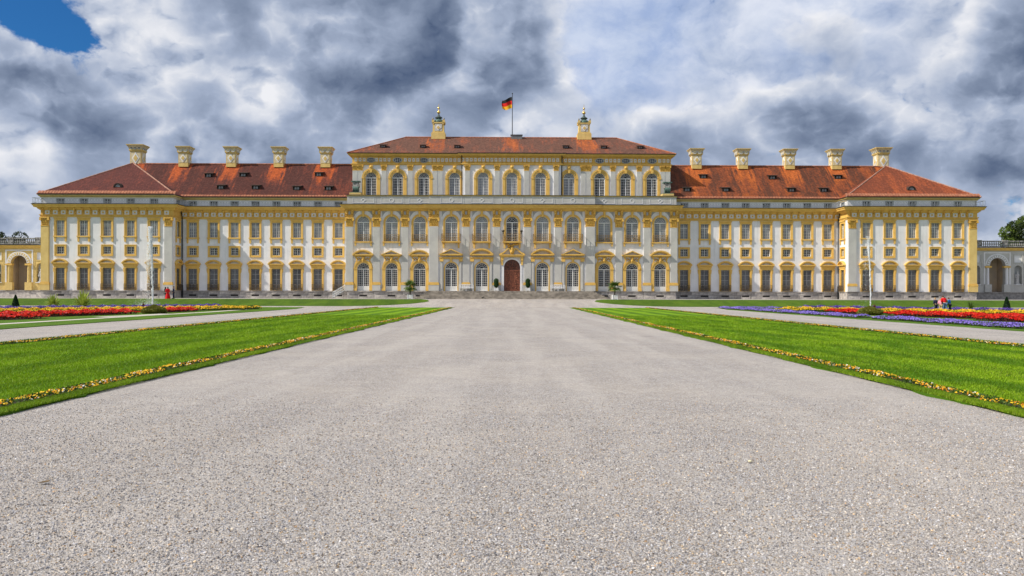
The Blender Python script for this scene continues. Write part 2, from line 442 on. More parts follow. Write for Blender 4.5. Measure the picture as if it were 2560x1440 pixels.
def ground_mat(name, build):
    m = bpy.data.materials.new(name); m.use_nodes = True
    N = NT(m.node_tree); bs = N.n['Principled BSDF']
    bs.inputs['Roughness'].default_value = 0.9; bs.inputs['Specular IOR Level'].default_value = 0.15
    build(N, bs, N.node('ShaderNodeTexCoord').outputs['Object'])
    return m
def _gravel(N, bs, tc):
    wob = N.noise(tc, 9, 3)
    def cells(scale):
        v = N.node('ShaderNodeTexVoronoi', feature='F1'); v.inputs['Scale'].default_value = scale
        N.put(v.inputs['Vector'], N.vmath('ADD', tc, N.vmath('MULTIPLY', N.node('ShaderNodeTexNoise').outputs['Color'], (0.0, 0.0, 0.0))))
        return v
    v = cells(74.0)
    s = N.node('ShaderNodeSeparateColor'); N.l.new(v.outputs['Color'], s.inputs[0])
    stone = N.ramp(s.outputs[0], [(0.0, (0.20, 0.19, 0.19)), (0.2, (0.30, 0.283, 0.277)), (0.45, (0.42, 0.40, 0.385)), (0.7, (0.51, 0.492, 0.48)), (0.9, (0.62, 0.60, 0.58)), (1.0, (0.76, 0.73, 0.70))])
    warm = N.ramp(s.outputs[1], [(0.0, (0.92, 0.96, 1.06)), (0.5, (1.0, 1.0, 1.0)), (0.86, (1.03, 0.99, 0.93)), (0.95, (1.08, 0.93, 0.74)), (1.0, (1.10, 0.86, 0.60))])
    col = N.mix(1.0, stone, warm, 'MULTIPLY')
    gapf = N.smooth(v.outputs['Distance'], 0.45, 0.72, 0.0, 0.62)
    col = N.mix(gapf, col, (0.11, 0.10, 0.095, 1))
    big = N.noise(tc, 0.35, 5, 0.6)
    col = N.mix(N.smooth(big, 0.35, 0.68, 0.0, 0.38), col, (0.50, 0.455, 0.405, 1))
    col = N.mix(N.smooth(N.noise(tc, 1.7, 5, 0.6), 0.5, 0.8, 0.0, 0.22), col, (0.20, 0.19, 0.185, 1))
    trk = N.noise(N.vmath('MULTIPLY', tc, (0.8, 0.045, 1.0)), 1.0, 4, 0.55)
    col = N.mix(N.smooth(trk, 0.42, 0.62, 0.0, 0.24), col, (0.56, 0.53, 0.50, 1))
    sp = N.math('ADD', -0.10, N.math('ADD', N.math('MULTIPLY', N.noise(tc, 11.0, 9, 0.82), 1.0), N.math('ADD', N.math('MULTIPLY', N.noise(tc, 3.4, 9, 0.8), 0.60), N.math('MULTIPLY', N.noise(tc, 1.3, 9, 0.82), 0.44))))
    cc = N.node('ShaderNodeCombineColor')
    for i in range(3): N.put(cc.inputs[i], sp)
    col = N.mix(1.0, col, cc.outputs[0], 'MULTIPLY')
    col = N.mix(1.0, col, (1.01, 0.995, 0.985, 1), 'MULTIPLY')
    N.put(bs.inputs['Base Color'], col)
    b = N.node('ShaderNodeBump'); b.inputs['Strength'].default_value = 0.75; b.inputs['Distance'].default_value = 0.012; b.invert = True
    N.put(b.inputs['Height'], N.math('ADD', v.outputs['Distance'], N.math('MULTIPLY', wob, 0.5)))
    N.l.new(b.outputs[0], bs.inputs['Normal'])
M['gravel'] = ground_mat('gravel', _gravel)
def _sand(N, bs, tc):
    N.put(bs.inputs['Base Color'], N.mix(N.noise(tc, 12, 5), (0.46, 0.42, 0.37, 1), (0.60, 0.56, 0.50, 1)))
M['sand'] = ground_mat('pale_sand', _sand)
def lawn_mat(name, c_lo, c_hi, stripe, period, yell=0.25):
    def f(N, bs, tc):
        sx = N.node('ShaderNodeSeparateXYZ'); N.l.new(tc, sx.inputs[0])
        wav = N.math('SINE', N.math('MULTIPLY', N.math('ADD', sx.outputs[0], N.math('MULTIPLY', N.noise(N.vmath('MULTIPLY', tc, (1, 0.25, 1)), 0.5, 3), 1.4)), 2 * pi / period))
        s = N.math('ADD', 0.5, N.math('MULTIPLY', wav, stripe))
        s = N.math('ADD', s, N.math('MULTIPLY', N.math('SUBTRACT', N.noise(N.vmath('MULTIPLY', tc, (1.0, 0.35, 1.0)), 0.7, 6, 0.65), 0.5), 1.3))
        s = N.math('ADD', s, N.math('MULTIPLY', N.math('SUBTRACT', N.noise(tc, 34, 6, 0.75), 0.5), 1.1))
        col = N.mix(N.smooth(s, 0.0, 1.0), c4(c_lo), c4(c_hi))
        y = N.smooth(N.noise(tc, 2.2, 6, 0.7), 0.52, 0.75, 0.0, yell)
        col = N.mix(y, col, (0.16, 0.17, 0.02, 1))
        N.put(bs.inputs['Base Color'], col)
        b = N.node('ShaderNodeBump'); b.inputs['Strength'].default_value = 0.9; b.inputs['Distance'].default_value = 0.05
        N.put(b.inputs['Height'], N.noise(tc, 26, 8, 0.75))
        N.l.new(b.outputs[0], bs.inputs['Normal'])
    return ground_mat(name, f)
M['lawn'] = lawn_mat('mown_lawn', (0.055, 0.135, 0.003), (0.185, 0.330, 0.006), 0.30, 2.1)
M['bank'] = lawn_mat('bank_turf', (0.030, 0.075, 0.006), (0.095, 0.170, 0.012), 0.0, 3.0, 0.5)
M['verge'] = lawn_mat('verge_turf', (0.035, 0.090, 0.006), (0.115, 0.215, 0.014), 0.0, 3.0, 0.4)
M['field'] = lawn_mat('far_field', (0.04, 0.08, 0.012), (0.09, 0.14, 0.02), 0.0, 9.0)
M['soil'] = pm('bed_soil', (0.045, 0.030, 0.018), (0.025, 0.018, 0.012), 20, 0.95)

def sheet(name, x0, x1, ys, dz, mat, parent=None):
    mb = MB()
    for a, b in zip(ys[:-1], ys[1:]):
        mb.quad((x0, a, H(a) + dz), (x1, a, H(a) + dz), (x1, b, H(b) + dz), (x0, b, H(b) + dz))
    return newobj(name, mb.mesh(name, mat), parent)
YS = [-60, 0, 60, 100] + [113.2 + 0.8 * i for i in range(0, 12)] + [124, 126, 130, 200]
tag(sheet('ground', -2500, 2500, YS + [600, 3000], -0.03, M['field']), kind='structure')
tag(sheet('gravel_court', -125, 125, [-60, 0, 60, 100] + [113.2 + 0.8 * i for i in range(0, 12)] + [124, 126, 136], 0.0, M['gravel']), kind='structure')

def turf(name, outline, mat, rise=0.035, jag=0.05, step=0.6, seed=1, kind='structure'):
    """a raised turf sheet; the outline (x, y) gets an uneven hand-cut edge"""
    rg = random.Random(seed)
    pts = []
    n = len(outline)
    for i in range(n):
        a, b = Vector(outline[i]), Vector(outline[(i + 1) % n])
        k = max(1, int((b - a).length / step))
        for j in range(k):
            p = a.lerp(b, j / k)
            nn = Vector((b.y - a.y, a.x - b.x)).normalized()
            low = jag * (0.8 * sin(p.y * 0.9 + seed) + 0.6 * sin(p.y * 2.3 + p.x) + 0.5 * sin(p.x * 1.7 + seed))
            pts.append(p + nn * (rg.gauss(0, jag * 0.45) + low) * (0.4 if j == 0 else 1))
    import bmesh
    bm = bmesh.new()
    top = [bm.verts.new((p.x, p.y, 0)) for p in pts]
    f = bm.faces.new(top)
    ymin = min(p.y for p in pts); ymax = max(p.y for p in pts)
    if ymax > 113.5:
        yy = max(ymin + 0.3, 113.6)
        while yy < ymax - 0.2:
            bmesh.ops.bisect_plane(bm, geom=bm.verts[:] + bm.edges[:] + bm.faces[:], plane_co=(0, yy, 0), plane_no=(0, 1, 0))
            yy += 0.8
    for v in bm.verts: v.co.z = H(v.co.y) + rise
    border = [e for e in bm.edges if e.is_boundary]
    r = bmesh.ops.extrude_edge_only(bm, edges=border)
    for v in [g for g in r['geom'] if isinstance(g, bmesh.types.BMVert)]: v.co.z = H(v.co.y) - 0.02
    bmesh.ops.recalc_face_normals(bm, faces=bm.faces[:])
    bmesh.ops.triangulate(bm, faces=bm.faces[:])
    me = bpy.data.meshes.new(name); bm.to_mesh(me); bm.free()
    me.materials.append(mat)
    o = newobj(name, me)
    if kind: tag(o, kind=kind)
    return o

PATH_HALF = 7.55          # half width of the middle gravel walk
LAWN_OUT = 18.1           # outer edge of the long lawns
SIDE_OUT = 25.2           # outer edge of the side walks
for s in (-1, 1):
    o = turf('lawn', [(s * PATH_HALF, 6), (s * PATH_HALF, 110.5), (s * LAWN_OUT, 110.5), (s * LAWN_OUT, 6)], M['lawn'], seed=3 + s, jag=0.085, step=0.35)
    # turfed bank below the terrace, with a rounded tip towards the stairs
    tip = [(s * 11.6, 119.3), (s * 11.9, 120.6), (s * 13.0, 121.7)]
    low = [(s * 22.5, 114.6), (s * 19.5, 115.0), (s * 16.5, 115.8), (s * 13.8, 117.1), (s * 12.2, 118.3)]
    turf('lawn_bank', [(s * 118, 121.9)] + [(s * 118, 114.5)] + low + tip, M['bank'], seed=9 + s, jag=0.03, step=1.0)
    turf('parterre_lawn', [(s * SIDE_OUT, 8), (s * SIDE_OUT, 100), (s * 27.0, 111.0), (s * 118, 111.8), (s * 118, 8)], M['verge'], seed=21 + s, jag=0.05, step=1.0)
# pale sand lines between the turf panels of the parterre
def ribbon(name, pts, width, dz, mat, kind='structure', parent=None):
    mb = MB(); L = []
    for i, p in enumerate(pts):
        a = Vector(pts[max(0, i - 1)]); b = Vector(pts[min(len(pts) - 1, i + 1)])
        d = (b - a).normalized(); n = Vector((-d.y, d.x)) * width * 0.5
        L.append((Vector(p) + n, Vector(p) - n))
    for (a, b), (c, d) in zip(L[:-1], L[1:]):
        mb.quad((a.x, a.y, dz), (b.x, b.y, dz), (d.x, d.y, dz), (c.x, c.y, dz))
    o = newobj(name, mb.mesh(name, mat), parent)
    if kind: tag(o, kind=kind)
    return o
ribbon('sand_path', [(-29.0, 20), (-29.0, 66), (-28.6, 80), (-29.4, 95), (-31.5, 104), (-40, 108.6), (-100, 109)], 0.9, 0.041, M['sand'])
ribbon('sand_path', [(-34.5, 92), (-40, 97), (-48, 101.5), (-60, 103)], 0.8, 0.045, M['sand'])
ribbon('sand_path', [(-30.4, 63.0), (-29.6, 68.5), (-29.5, 73)], 1.3, 0.049, M['sand'])
ribbon('sand_path', [(29.6, 20), (29.6, 66), (29.2, 80), (30.0, 95), (32.0, 104), (40, 108.6), (100, 109)], 0.7, 0.041, M['sand'])

# ------------------------------------------------------------------ palace
S = 0.06; D0 = 128.0; ZB = 1.08; YAW = radians(0.7)
def zq(v): return EYE - ZB + v * S            # photo-pixel heights above eye level, at the front plane -> metres above the terrace
class Bld:
    def __init__(self, name, x0, y0, label, cat='palace'):
        self.x0, self.y0 = x0, y0
        X = x0 * cos(YAW) - y0 * sin(YAW); Y = D0 + x0 * sin(YAW) + y0 * cos(YAW)
        self.root = empty(name, (X, Y, ZB), YAW, label, cat)
    def part(self, name, mb, mats, x=None, y=None, z=0.0, rotz=0.0, parent=None):
        """mesh given in palace coordinates when x is None, else placed at x, y, z"""
        me = mb if isinstance(mb, bpy.types.Mesh) else mb.mesh(name, mats)
        if parent is not None: return newobj(name, me, parent, (0, 0, 0) if x is None else (x, y, z), rotz)
        if x is None: return newobj(name, me, self.root, (-self.x0, -self.y0, 0))
        return newobj(name, me, self.root, (x - self.x0, y - self.y0, z), rotz)

def wall(mb, x0, x1, z0, z1, y, cols, reveal=0.32, m=0, n=12):
    cur = x0
    for xc, ops in sorted(cols):
        Wd = max(o[0] for o in ops)
        mb.quad((cur, y, z0), (xc - Wd, y, z0), (xc - Wd, y, z1), (cur, y, z1), m)
        zc = z0
        for hw, zb, zt, ar in sorted(ops, key=lambda o: o[1]):
            top = zt + hw if ar else zt
            mb.quad((xc - Wd, y, zc), (xc + Wd, y, zc), (xc + Wd, y, zb), (xc - Wd, y, zb), m)
            if hw < Wd - 1e-4:
                for a, b in ((xc - Wd, xc - hw), (xc + hw, xc + Wd)):
                    mb.quad((a, y, zb), (b, y, zb), (b, y, top), (a, y, top), m)
            yr = y + reveal
            for sx in (-1, 1): mb.quad((xc + sx * hw, y, zb), (xc + sx * hw, yr, zb), (xc + sx * hw, yr, zt), (xc + sx * hw, y, zt), m)
            mb.quad((xc - hw, y, zb), (xc + hw, y, zb), (xc + hw, yr, zb), (xc - hw, yr, zb), m)
            if ar:
                P = [(xc - hw * cos(pi * i / n), zt + hw * sin(pi * i / n)) for i in range(n + 1)]
                for (ax, az), (bx, bz) in zip(P[:-1], P[1:]):
                    mb.quad((ax, y, az), (bx, y, bz), (bx, y, top), (ax, y, top), m)
                    mb.quad((ax, y, az), (ax, yr, az), (bx, yr, bz), (bx, y, bz), m)
            else:
                mb.quad((xc - hw, y, zt), (xc + hw, y, zt), (xc + hw, yr, zt), (xc - hw, yr, zt), m)
            zc = top
        mb.quad((xc - Wd, y, zc), (xc + Wd, y, zc), (xc + Wd, y, z1), (xc - Wd, y, z1), m)
        cur = xc + Wd
    mb.quad((cur, y, z0), (x1, y, z0), (x1, y, z1), (cur, y, z1), m)

# --- window kits: name -> list of (part name, mesh); first is the window itself, the others its sub-parts
def grid(mb, hw, z0, z1, y, nx, nz, t=0.05, edge=0.09, d=0.06, m=0, mid=0.0):
    mb.box(-hw, -hw + edge, y, y + d, z0, z1, m); mb.box(hw - edge, hw, y, y + d, z0, z1, m)
    mb.box(-hw + edge, hw - edge, y, y + d, z0, z0 + edge, m); mb.box(-hw + edge, hw - edge, y, y + d, z1 - edge, z1, m)
    for i in range(1, nx):
        x = -hw + 2 * hw * i / nx
        w = mid if (mid and i * 2 == nx) else t
        mb.box(x - w / 2, x + w / 2, y + 0.004, y + d, z0 + edge, z1 - edge, m)
    for i in range(1, nz):
        z = z0 + (z1 - z0) * i / nz
        mb.box(-hw + edge, hw - edge, y + 0.008, y + d - 0.004, z - t / 2, z + t / 2, m)
def fan(mb, r, zs, y, t=0.05, d=0.06, m=0, rays=7, rings=(0.38, 0.7)):
    mb.arch(0, zs, r - 0.09, r, y, y + d, m, n=14)
    for k in rings: mb.arch(0, zs, r * k - t / 2, r * k + t / 2, y + 0.006, y + d, m, n=12)
    for i in range(1, rays):
        a = pi * i / rays
        ca, sa = cos(a), sin(a); nx, nz = -sa * t / 2, ca * t / 2
        r0, r1 = r * 0.38, r - 0.05
        mb.prism([(r0 * ca + nx, zs + r0 * sa + nz), (r1 * ca + nx, zs + r1 * sa + nz), (r1 * ca - nx, zs + r1 * sa - nz), (r0 * ca - nx, zs + r0 * sa - nz)], y + 0.01, y + d)
    mb.box(-r, r, y - 0.02, y + d, zs - 0.08, zs + 0.06, m)
def railing(mb, x0, x1, z0, z1, y, n, m=0, scroll=True, r=0.024):
    for z in (z0 + 0.03, z1): mb.box(x0, x1, y - 0.025, y + 0.025, z - 0.025, z + 0.025, m)
    zr = z0 + (z1 - z0) * 0.72
    mb.box(x0, x1, y - 0.016, y + 0.016, zr - 0.014, zr + 0.014, m)
    for i in range(n + 1):
        x = x0 + (x1 - x0) * i / n
        mb.box(x - r, x + r, y - r, y + r, z0 + 0.03, z1, m)
    if scroll:
        w = (x1 - x0) / n
        for i in range(n):
            cx = x0 + w * (i + 0.5); rr = w * 0.40
            mb.arch(cx, (z0 + zr) / 2, rr - 0.03, rr, y - 0.03, y + 0.03, m, 0, 2 * pi, 10, sz=min(1.6, (zr - z0) / 2 / rr * 0.9))
def seg_pediment(hw, z0, h, yf, yb, t=0.16):
    """curved pediment: base moulding, arched moulding, tympanum"""
    mb = MB()
    mb.box(-hw, hw, yf, yb, z0, z0 + t)
    mb.box(-hw * 0.93, hw * 0.93, yf + 0.12, yb, z0 - 0.12, z0)
    R = (hw * hw + h * h) / (2 * h); a = math.asin(min(1, hw / R))
    mb.arch(0, z0 + t * 0.6 + h - R, R - t, R + 0.03, yf - 0.03, yb, 0, pi / 2 - a, pi / 2 + a, 14)
    mb.arch(0, z0 + t * 0.6 + h - R, R - t * 2.0, R - t, yf + 0.12, yb, 0, pi / 2 - a * 0.86, pi / 2 + a * 0.86, 12)
    tp = [(-hw * 0.86, z0 + t)] + [(hw * 0.86, z0 + t)] + [((R - t) * cos(pi / 2 - a * 0.86 + 2 * a * 0.86 * i / 10), z0 + t * 0.6 + h - R + (R - t) * sin(pi / 2 - a * 0.86 + 2 * a * 0.86 * i / 10)) for i in range(11)]
    mb.prism(tp, yb - 0.06, yb, 1)
    return mb
def tri_pediment(hw, z0, h, yf, yb, t=0.16):
    mb = MB()
    mb.box(-hw, hw, yf, yb, z0, z0 + t)
    mb.box(-hw * 0.93, hw * 0.93, yf + 0.12, yb, z0 - 0.12, z0)
    for s in (-1, 1):
        mb.prism([(s * hw, z0 + t * 0.6), (0, z0 + h + t * 0.5), (0, z0 + h + t * 0.5 - t * 1.15), (s * (hw - 0.22), z0 + t * 0.6)][::s], yf - 0.03, yb)
    mb.prism([(-hw * 0.86, z0 + t), (hw * 0.86, z0 + t), (0, z0 + h - t * 0.4)], yb - 0.06, yb, 1)
    return mb
Y_, WH = M['yellow'], M['white']
M['darkgilt'] = pm('tarnished_iron', (0.16, 0.10, 0.04), (0.04, 0.035, 0.03), 7, 0.5, spec=0.5)
KIT = {}
def kit(name, *parts): KIT[name] = [(n, mb.mesh(n, mats)) for n, mb, mats in parts]

PL = 7.5   # plinth top
# ground-floor barred window with curved hood (wings, pavilions)
hw, ho = 0.64, 0.93
z0, z1 = zq(PL), zq(63)
f = MB()
for s in (-1, 1):
    f.box(*sorted((s * hw, s * ho)), -0.10, 0.30, z0, z1)
    f.box(*sorted((s * (ho - 0.12), s * ho)), -0.15, -0.10, z0, z1)
    f.prism([(s * ho, z1 - 0.02), (s * (ho + 0.16), z1 + 0.1), (s * (ho + 0.10), z1 - 0.5), (s * ho, z1 - 0.75)][::s], -0.12, 0.0)
f.box(-ho, ho, -0.11, 0.30, z1, zq(67)); f.box(-ho - 0.14, ho + 0.14, -0.16, 0.02, zq(67), zq(73))
f.box(-ho - 0.20, ho + 0.20, -0.24, 0.02, zq(73), zq(74.2))
f.box(-hw, hw, 0.02, 0.3, z0, zq(9), 0)
g = MB(); g.quad((-hw, 0.28, zq(9)), (hw, 0.28, zq(9)), (hw, 0.28, z1), (-hw, 0.28, z1))
sa = MB(); grid(sa, hw, zq(9), z1, 0.20, 2, 4, 0.06, 0.06)
gr = MB()
for i in range(9): x = -hw + 0.08 + (2 * hw - 0.16) * i / 8; gr.box(x - 0.013, x + 0.013, 0.04, 0.066, zq(9), z1)
for i in range(1, 9): z = zq(9) + (z1 - zq(9)) * i / 9; gr.box(-hw, hw, 0.036, 0.07, z - 0.012, z + 0.012)
ra = MB(); railing(ra, -0.85, 0.85, zq(PL) + 0.02, zq(PL) + 0.95, -0.33, 8)
for s in (-1, 1): railing_x = s * 0.85; ra.box(railing_x - 0.02, railing_x + 0.02, -0.33, -0.05, zq(PL) + 0.92, zq(PL) + 0.96); ra.box(railing_x - 0.02, railing_x + 0.02, -0.33, -0.05, zq(PL) + 0.03, zq(PL) + 0.07)
kit('gf', ('window', f, Y_), ('glass_pane', g, M['barglass']), ('sash', sa, M['sash']), ('window_grille', gr, M['grille']), ('window_railing', ra, M['darkgilt']),
    ('hood', seg_pediment(1.22, zq(74.2), 0.62, -0.42, 0.02, 0.13), [Y_, WH]))
# mezzanine window
hw, ho = 0.59, 0.89; z0, z1 = zq(93), zq(121.8)
f = MB(); t = ho - hw
for s in (-1, 1): f.box(*sorted((s * hw, s * ho)), -0.09, 0.30, z0, z1); f.box(*sorted((s * (ho - 0.1), s * ho)), -0.13, -0.09, z0, z1)
f.box(-hw, hw, -0.09, 0.30, z0, z0 + t); f.box(-hw, hw, -0.09, 0.30, z1 - t, z1)
f.box(-ho + 0.1, ho - 0.1, -0.13, -0.09, z1 - 0.1, z1); f.box(-ho + 0.1, ho - 0.1, -0.13, -0.09, z0, z0 + 0.1)
g = MB(); g.quad((-hw, 0.28, z0 + t), (hw, 0.28, z0 + t), (hw, 0.28, z1 - t), (-hw, 0.28, z1 - t))
sa = MB(); grid(sa, hw, z0 + t, z1 - t, 0.18, 4, 3, 0.045, 0.08, mid=0.10)
kit('mezz', ('window', f, Y_), ('glass_pane', g, M['glass']), ('sash', sa, M['sash']))
kit('mezzc', ('window', f, Y_), ('glass_pane', g, M['curtain']), ('sash', sa, M['sash']))
# upper window with consoles
hw, ho = 0.61, 0.92; z0, z1 = zq(143.3), zq(181.8)
f = MB()
for s in (-1, 1):
    f.box(*sorted((s * hw, s * ho)), -0.10, 0.30, z0, z1); f.box(*sorted((s * (ho - 0.1), s * ho)), -0.15, -0.10, z0, z1)
    f.prism([(s * (ho - 0.26), z0 - 0.2), (s * (ho - 0.26), zq(130)), (s * (ho - 0.20), zq(128.3)), (s * (ho - 0.04), zq(128.3)), (s * ho, zq(131)), (s * (ho + 0.02), z0 - 0.2)][::-s], -0.14, 0.0)
f.box(-ho, ho, -0.11, 0.30, z1, zq(189)); f.box(-ho - 0.08, ho + 0.08, -0.20, 0.0, zq(186.5), zq(189.5))
f.box(-ho - 0.08, ho + 0.08, -0.22, 0.30, z0 - 0.2, z0)
g = MB(); g.quad((-hw, 0.28, z0), (hw, 0.28, z0), (hw, 0.28, z1), (-hw, 0.28, z1))
sa = MB(); grid(sa, hw, z0, z1, 0.18, 4, 5, 0.035, 0.07, mid=0.11); sa.box(-hw, hw, 0.165, 0.18, zq(170), zq(170) + 0.10)
kit('upper', ('window', f, Y_), ('glass_pane', g, M['curtain']), ('sash', sa, M['sash']))
# attic window behind the iron railing
hw = 0.56; z0, z1 = zq(223.5), zq(236)
f = MB(); f.box(-hw - 0.09, -hw, -0.04, 0.2, z0, z1); f.box(hw, hw + 0.09, -0.04, 0.2, z0, z1); f.box(-hw - 0.09, hw + 0.09, -0.04, 0.2, z1, z1 + 0.07)
g = MB(); g.quad((-hw, 0.16, z0), (hw, 0.16, z0), (hw, 0.16, z1), (-hw, 0.16, z1))
sa = MB(); grid(sa, hw, z0, z1, 0.08, 4, 2, 0.03, 0.05, mid=0.08)
kit('attic', ('window', f, M['greysash']), ('glass_pane', g, M['glass']), ('sash', sa, M['greysash']))
# cellar window
f = MB(); hw = 0.58; z0, z1 = zq(-7.0), zq(-2.8)
for s in (-1, 1): f.box(*sorted((s * hw, s * (hw + 0.12))), -0.07, 0.3, z0, z1)
f.box(-hw - 0.12, hw + 0.12, -0.05, 0.3, zq(-12), z0)
g = MB(); g.quad((-hw, 0.015, z0), (hw, 0.015, z0), (hw, 0.015, z1), (-hw, 0.015, z1))
gr = MB()
for i in range(1, 5): x = -hw + 2 * hw * i / 5; gr.box(x - 0.015, x + 0.015, -0.03, -0.005, z0, z1)
gr.box(-hw, hw, -0.034, -0.002, (z0 + z1) / 2 - 0.015, (z0 + z1) / 2 + 0.015)
kit('cellar', ('cellar_window', f, M['stone']), ('dark_opening', g, M['blackmetal']), ('window_grille', gr, M['iron']))

def arched(r, zb, zs, nx, nz, t=0.05, rays=7, foot=0.0):
    g = MB(); g.disc(0, zs, r, 0.28, 0, 16, 0, pi, zb)
    sa = MB(); grid(sa, r, zb + foot, zs, 0.17, nx, nz, t, 0.10, mid=0.16)
    fan(sa, r, zs, 0.17, t, rays=rays)
    if foot: sa.box(-r, r, 0.16, 0.24, zb, zb + foot); sa.box(-0.02, 0.02, 0.15, 0.16, zb, zb + foot)
    return g, sa
# central block, ground floor, side bays: arched with waisted panel above
CG = {}
r = 0.92; zb, zs = zq(PL), zq(62)
def shoulder(tri):
    f = MB()
    for s in (-1, 1):
        f.box(*sorted((s * r, s * 1.38)), -0.16, 0.30, zb, zs - 0.05); f.box(*sorted((s * 0.88, s * 1.46)), -0.22, 0.02, zs - 0.05, zs + 0.14)
        f.box(*sorted((s * r, s * 1.46)), -0.22, 0.02, zb, zb + 0.35)
        f.prism([(s * 0.95, zs + 0.95), (s * 1.40, zs + 0.2), (s * 1.30, zs + 0.75), (s * 1.02, zq(84)), (s * 1.12, zq(88)), (s * 1.32, zq(95)), (s * 1.05, zq(95)), (s * 0.86, zq(87))][::s], -0.12, 0.02)
    f.arch(0, zs, r, 1.34, -0.16, 0.30, 0, n=18); f.arch(0, zs, 1.22, 1.38, -0.22, -0.16, 0, n=18)
    f.box(-1.3, 1.3, -0.13, 0.02, zq(92.5), zq(95.5))
    f.prism([(-0.26, zq(92)), (-0.16, zq(79)), (0.16, zq(79)), (0.26, zq(92))], -0.30, 0.02)
    g, sa = arched(r, zb, zs, 6, 8, 0.034, foot=0.62)
    orn = MB()
    for s in (-1, 1):
        for k in range(5):
            orn.lathe([(0.03, 0), (0.11, 0.05), (0.12, 0.11), (0.04, 0.18)], (s * (0.40 + 0.13 * k), -0.05, zq(84.5) + 0.09 * ((k * 7) % 3)), 6)
    orn.lathe([(0.04, 0), (0.17, 0.1), (0.2, 0.3), (0.1, 0.42), (0.16, 0.55)], (0, -0.28, zq(80.5)), 8)
    ped = (tri_pediment(1.56, zq(96), 0.72, -0.55, 0.02, 0.15) if tri else seg_pediment(1.56, zq(96), 0.72, -0.55, 0.02, 0.15))
    kit('cgf_tri' if tri else 'cgf_seg', ('window', f, Y_), ('glass_pane', g, M['glass']), ('sash', sa, M['sash']), ('panel_ornament', orn, M['gold']), ('pediment', ped, [Y_, WH]))
shoulder(True); shoulder(False)
# central block, ground floor, middle bays: pale frame with little columns, entablature, pediment
def midbay(tri):
    f = MB(); zs2 = zq(63)
    for s in (-1, 1):
        f.box(*sorted((s * 0.92, s * 1.10)), -0.10, 0.30, zb, zs2, 1)
        f.box(*sorted((s * 1.18, s * 1.62)), -0.16, 0.02, zb, zq(81), 0)
        f.box(*sorted((s * 1.30, s * 1.52)), -0.24, -0.16, zb + 0.3, zq(79), 0)
        f.box(*sorted((s * 1.16, s * 1.68)), -0.34, 0.02, zq(81), zq(82.5), 1)
        f.prism([(s * 1.16, zq(82.5)), (s * 1.72, zq(82.5)), (s * 1.72, zq(87)), (s * 1.16, zq(87))][::s], -0.30, 0.02, 1)
    f.arch(0, zs2, 0.92, 1.10, -0.10, 0.30, 1, n=18)
    f.box(-1.74, 1.74, -0.20, 0.02, zq(87), zq(90), 1); f.box(-1.80, 1.80, -0.32, 0.02, zq(90), zq(91.5), 1)
    f.prism([(-0.24, zq(92)), (-0.14, zq(79.5)), (0.14, zq(79.5)), (0.24, zq(92))], -0.34, 0.02, 1)
    g, sa = arched(0.92, zb, zs2, 6, 8, 0.034, foot=0.62)
    ped = (tri_pediment(1.76, zq(97), 0.86, -0.70, 0.02, 0.16) if tri else seg_pediment(1.76, zq(97), 0.86, -0.70, 0.02, 0.16))
    kit('cmid_tri' if tri else 'cmid_seg', ('window', f, [M['grey'], Y_]), ('glass_pane', g, M['glass']), ('sash', sa, M['sash']), ('pediment', ped, [Y_, WH]))
midbay(True); midbay(False)
# central block, main floor: tall arched window with iron rail
def mainfloor(name, balcony, pane):
    r = 0.92; zb, zs = zq(131), zq(179)
    f = MB()
    for s in (-1, 1): f.box(*sorted((s * r, s * 1.22)), -0.12, 0.30, zb, zs); f.box(*sorted((s * 1.12, s * 1.22)), -0.17, -0.12, zb, zs)
    f.arch(0, zs, r, 1.22, -0.12, 0.30, 0, n=18); f.arch(0, zs, 1.12, 1.22, -0.17, -0.12, 0, n=18)
    f.prism([(-0.20, zq(208)), (-0.12, zq(192)), (0.12, zq(192)), (0.20, zq(208))], -0.28, 0.02)
    g, sa = arched(r, zb, zs, 6, 8, 0.028)
    ra = MB(); sill = MB()
    if balcony:
        sill.box(-1.42, 1.42, -0.95, 0.30, zq(128), zq(130.5)); sill.box(-1.34, 1.34, -0.85, 0.0, zq(126.8), zq(128))
        for s in (-1, 1): sill.prism([(s * 0.98, zq(126.8)), (s * 1.28, zq(126.8)), (s * 1.24, zq(114.5)), (s * 1.02, zq(114.5))][::s], -0.42, 0.0)
        railing(ra, -1.38, 1.38, zq(130.5), zq(149), -0.90, 8)
        for s in (-1, 1):
            for k in range(5): ra.box(s * 1.38 - 0.02, s * 1.38 + 0.02, -0.88 + 0.2 * k, -0.84 + 0.2 * k, zq(130.5), zq(149))
            ra.box(s * 1.38 - 0.025, s * 1.38 + 0.025, -0.9, 0, zq(149) - 0.02, zq(149) + 0.03)
    else:
        sill.box(-1.36, 1.36, -0.30, 0.30, zq(128), zq(130.5))
        for s in (-1, 1): sill.prism([(s * 1.04, zq(128)), (s * 1.28, zq(128)), (s * 1.26, zq(120)), (s * 1.08, zq(120))][::s], -0.22, 0.0)
        railing(ra, -1.12, 1.12, zq(130.5), zq(148), -0.22, 7)
    kit(name, ('window', f, Y_), ('glass_pane', g, pane), ('sash', sa, M['sash']), ('sill', sill, Y_), ('balcony_railing' if balcony else 'window_railing', ra, M['giltiron']))
mainfloor('main', False, M['palecurtain']); mainfloor('main_balcony', True, M['palecurtain']); mainfloor('main_door', True, M['glass'])
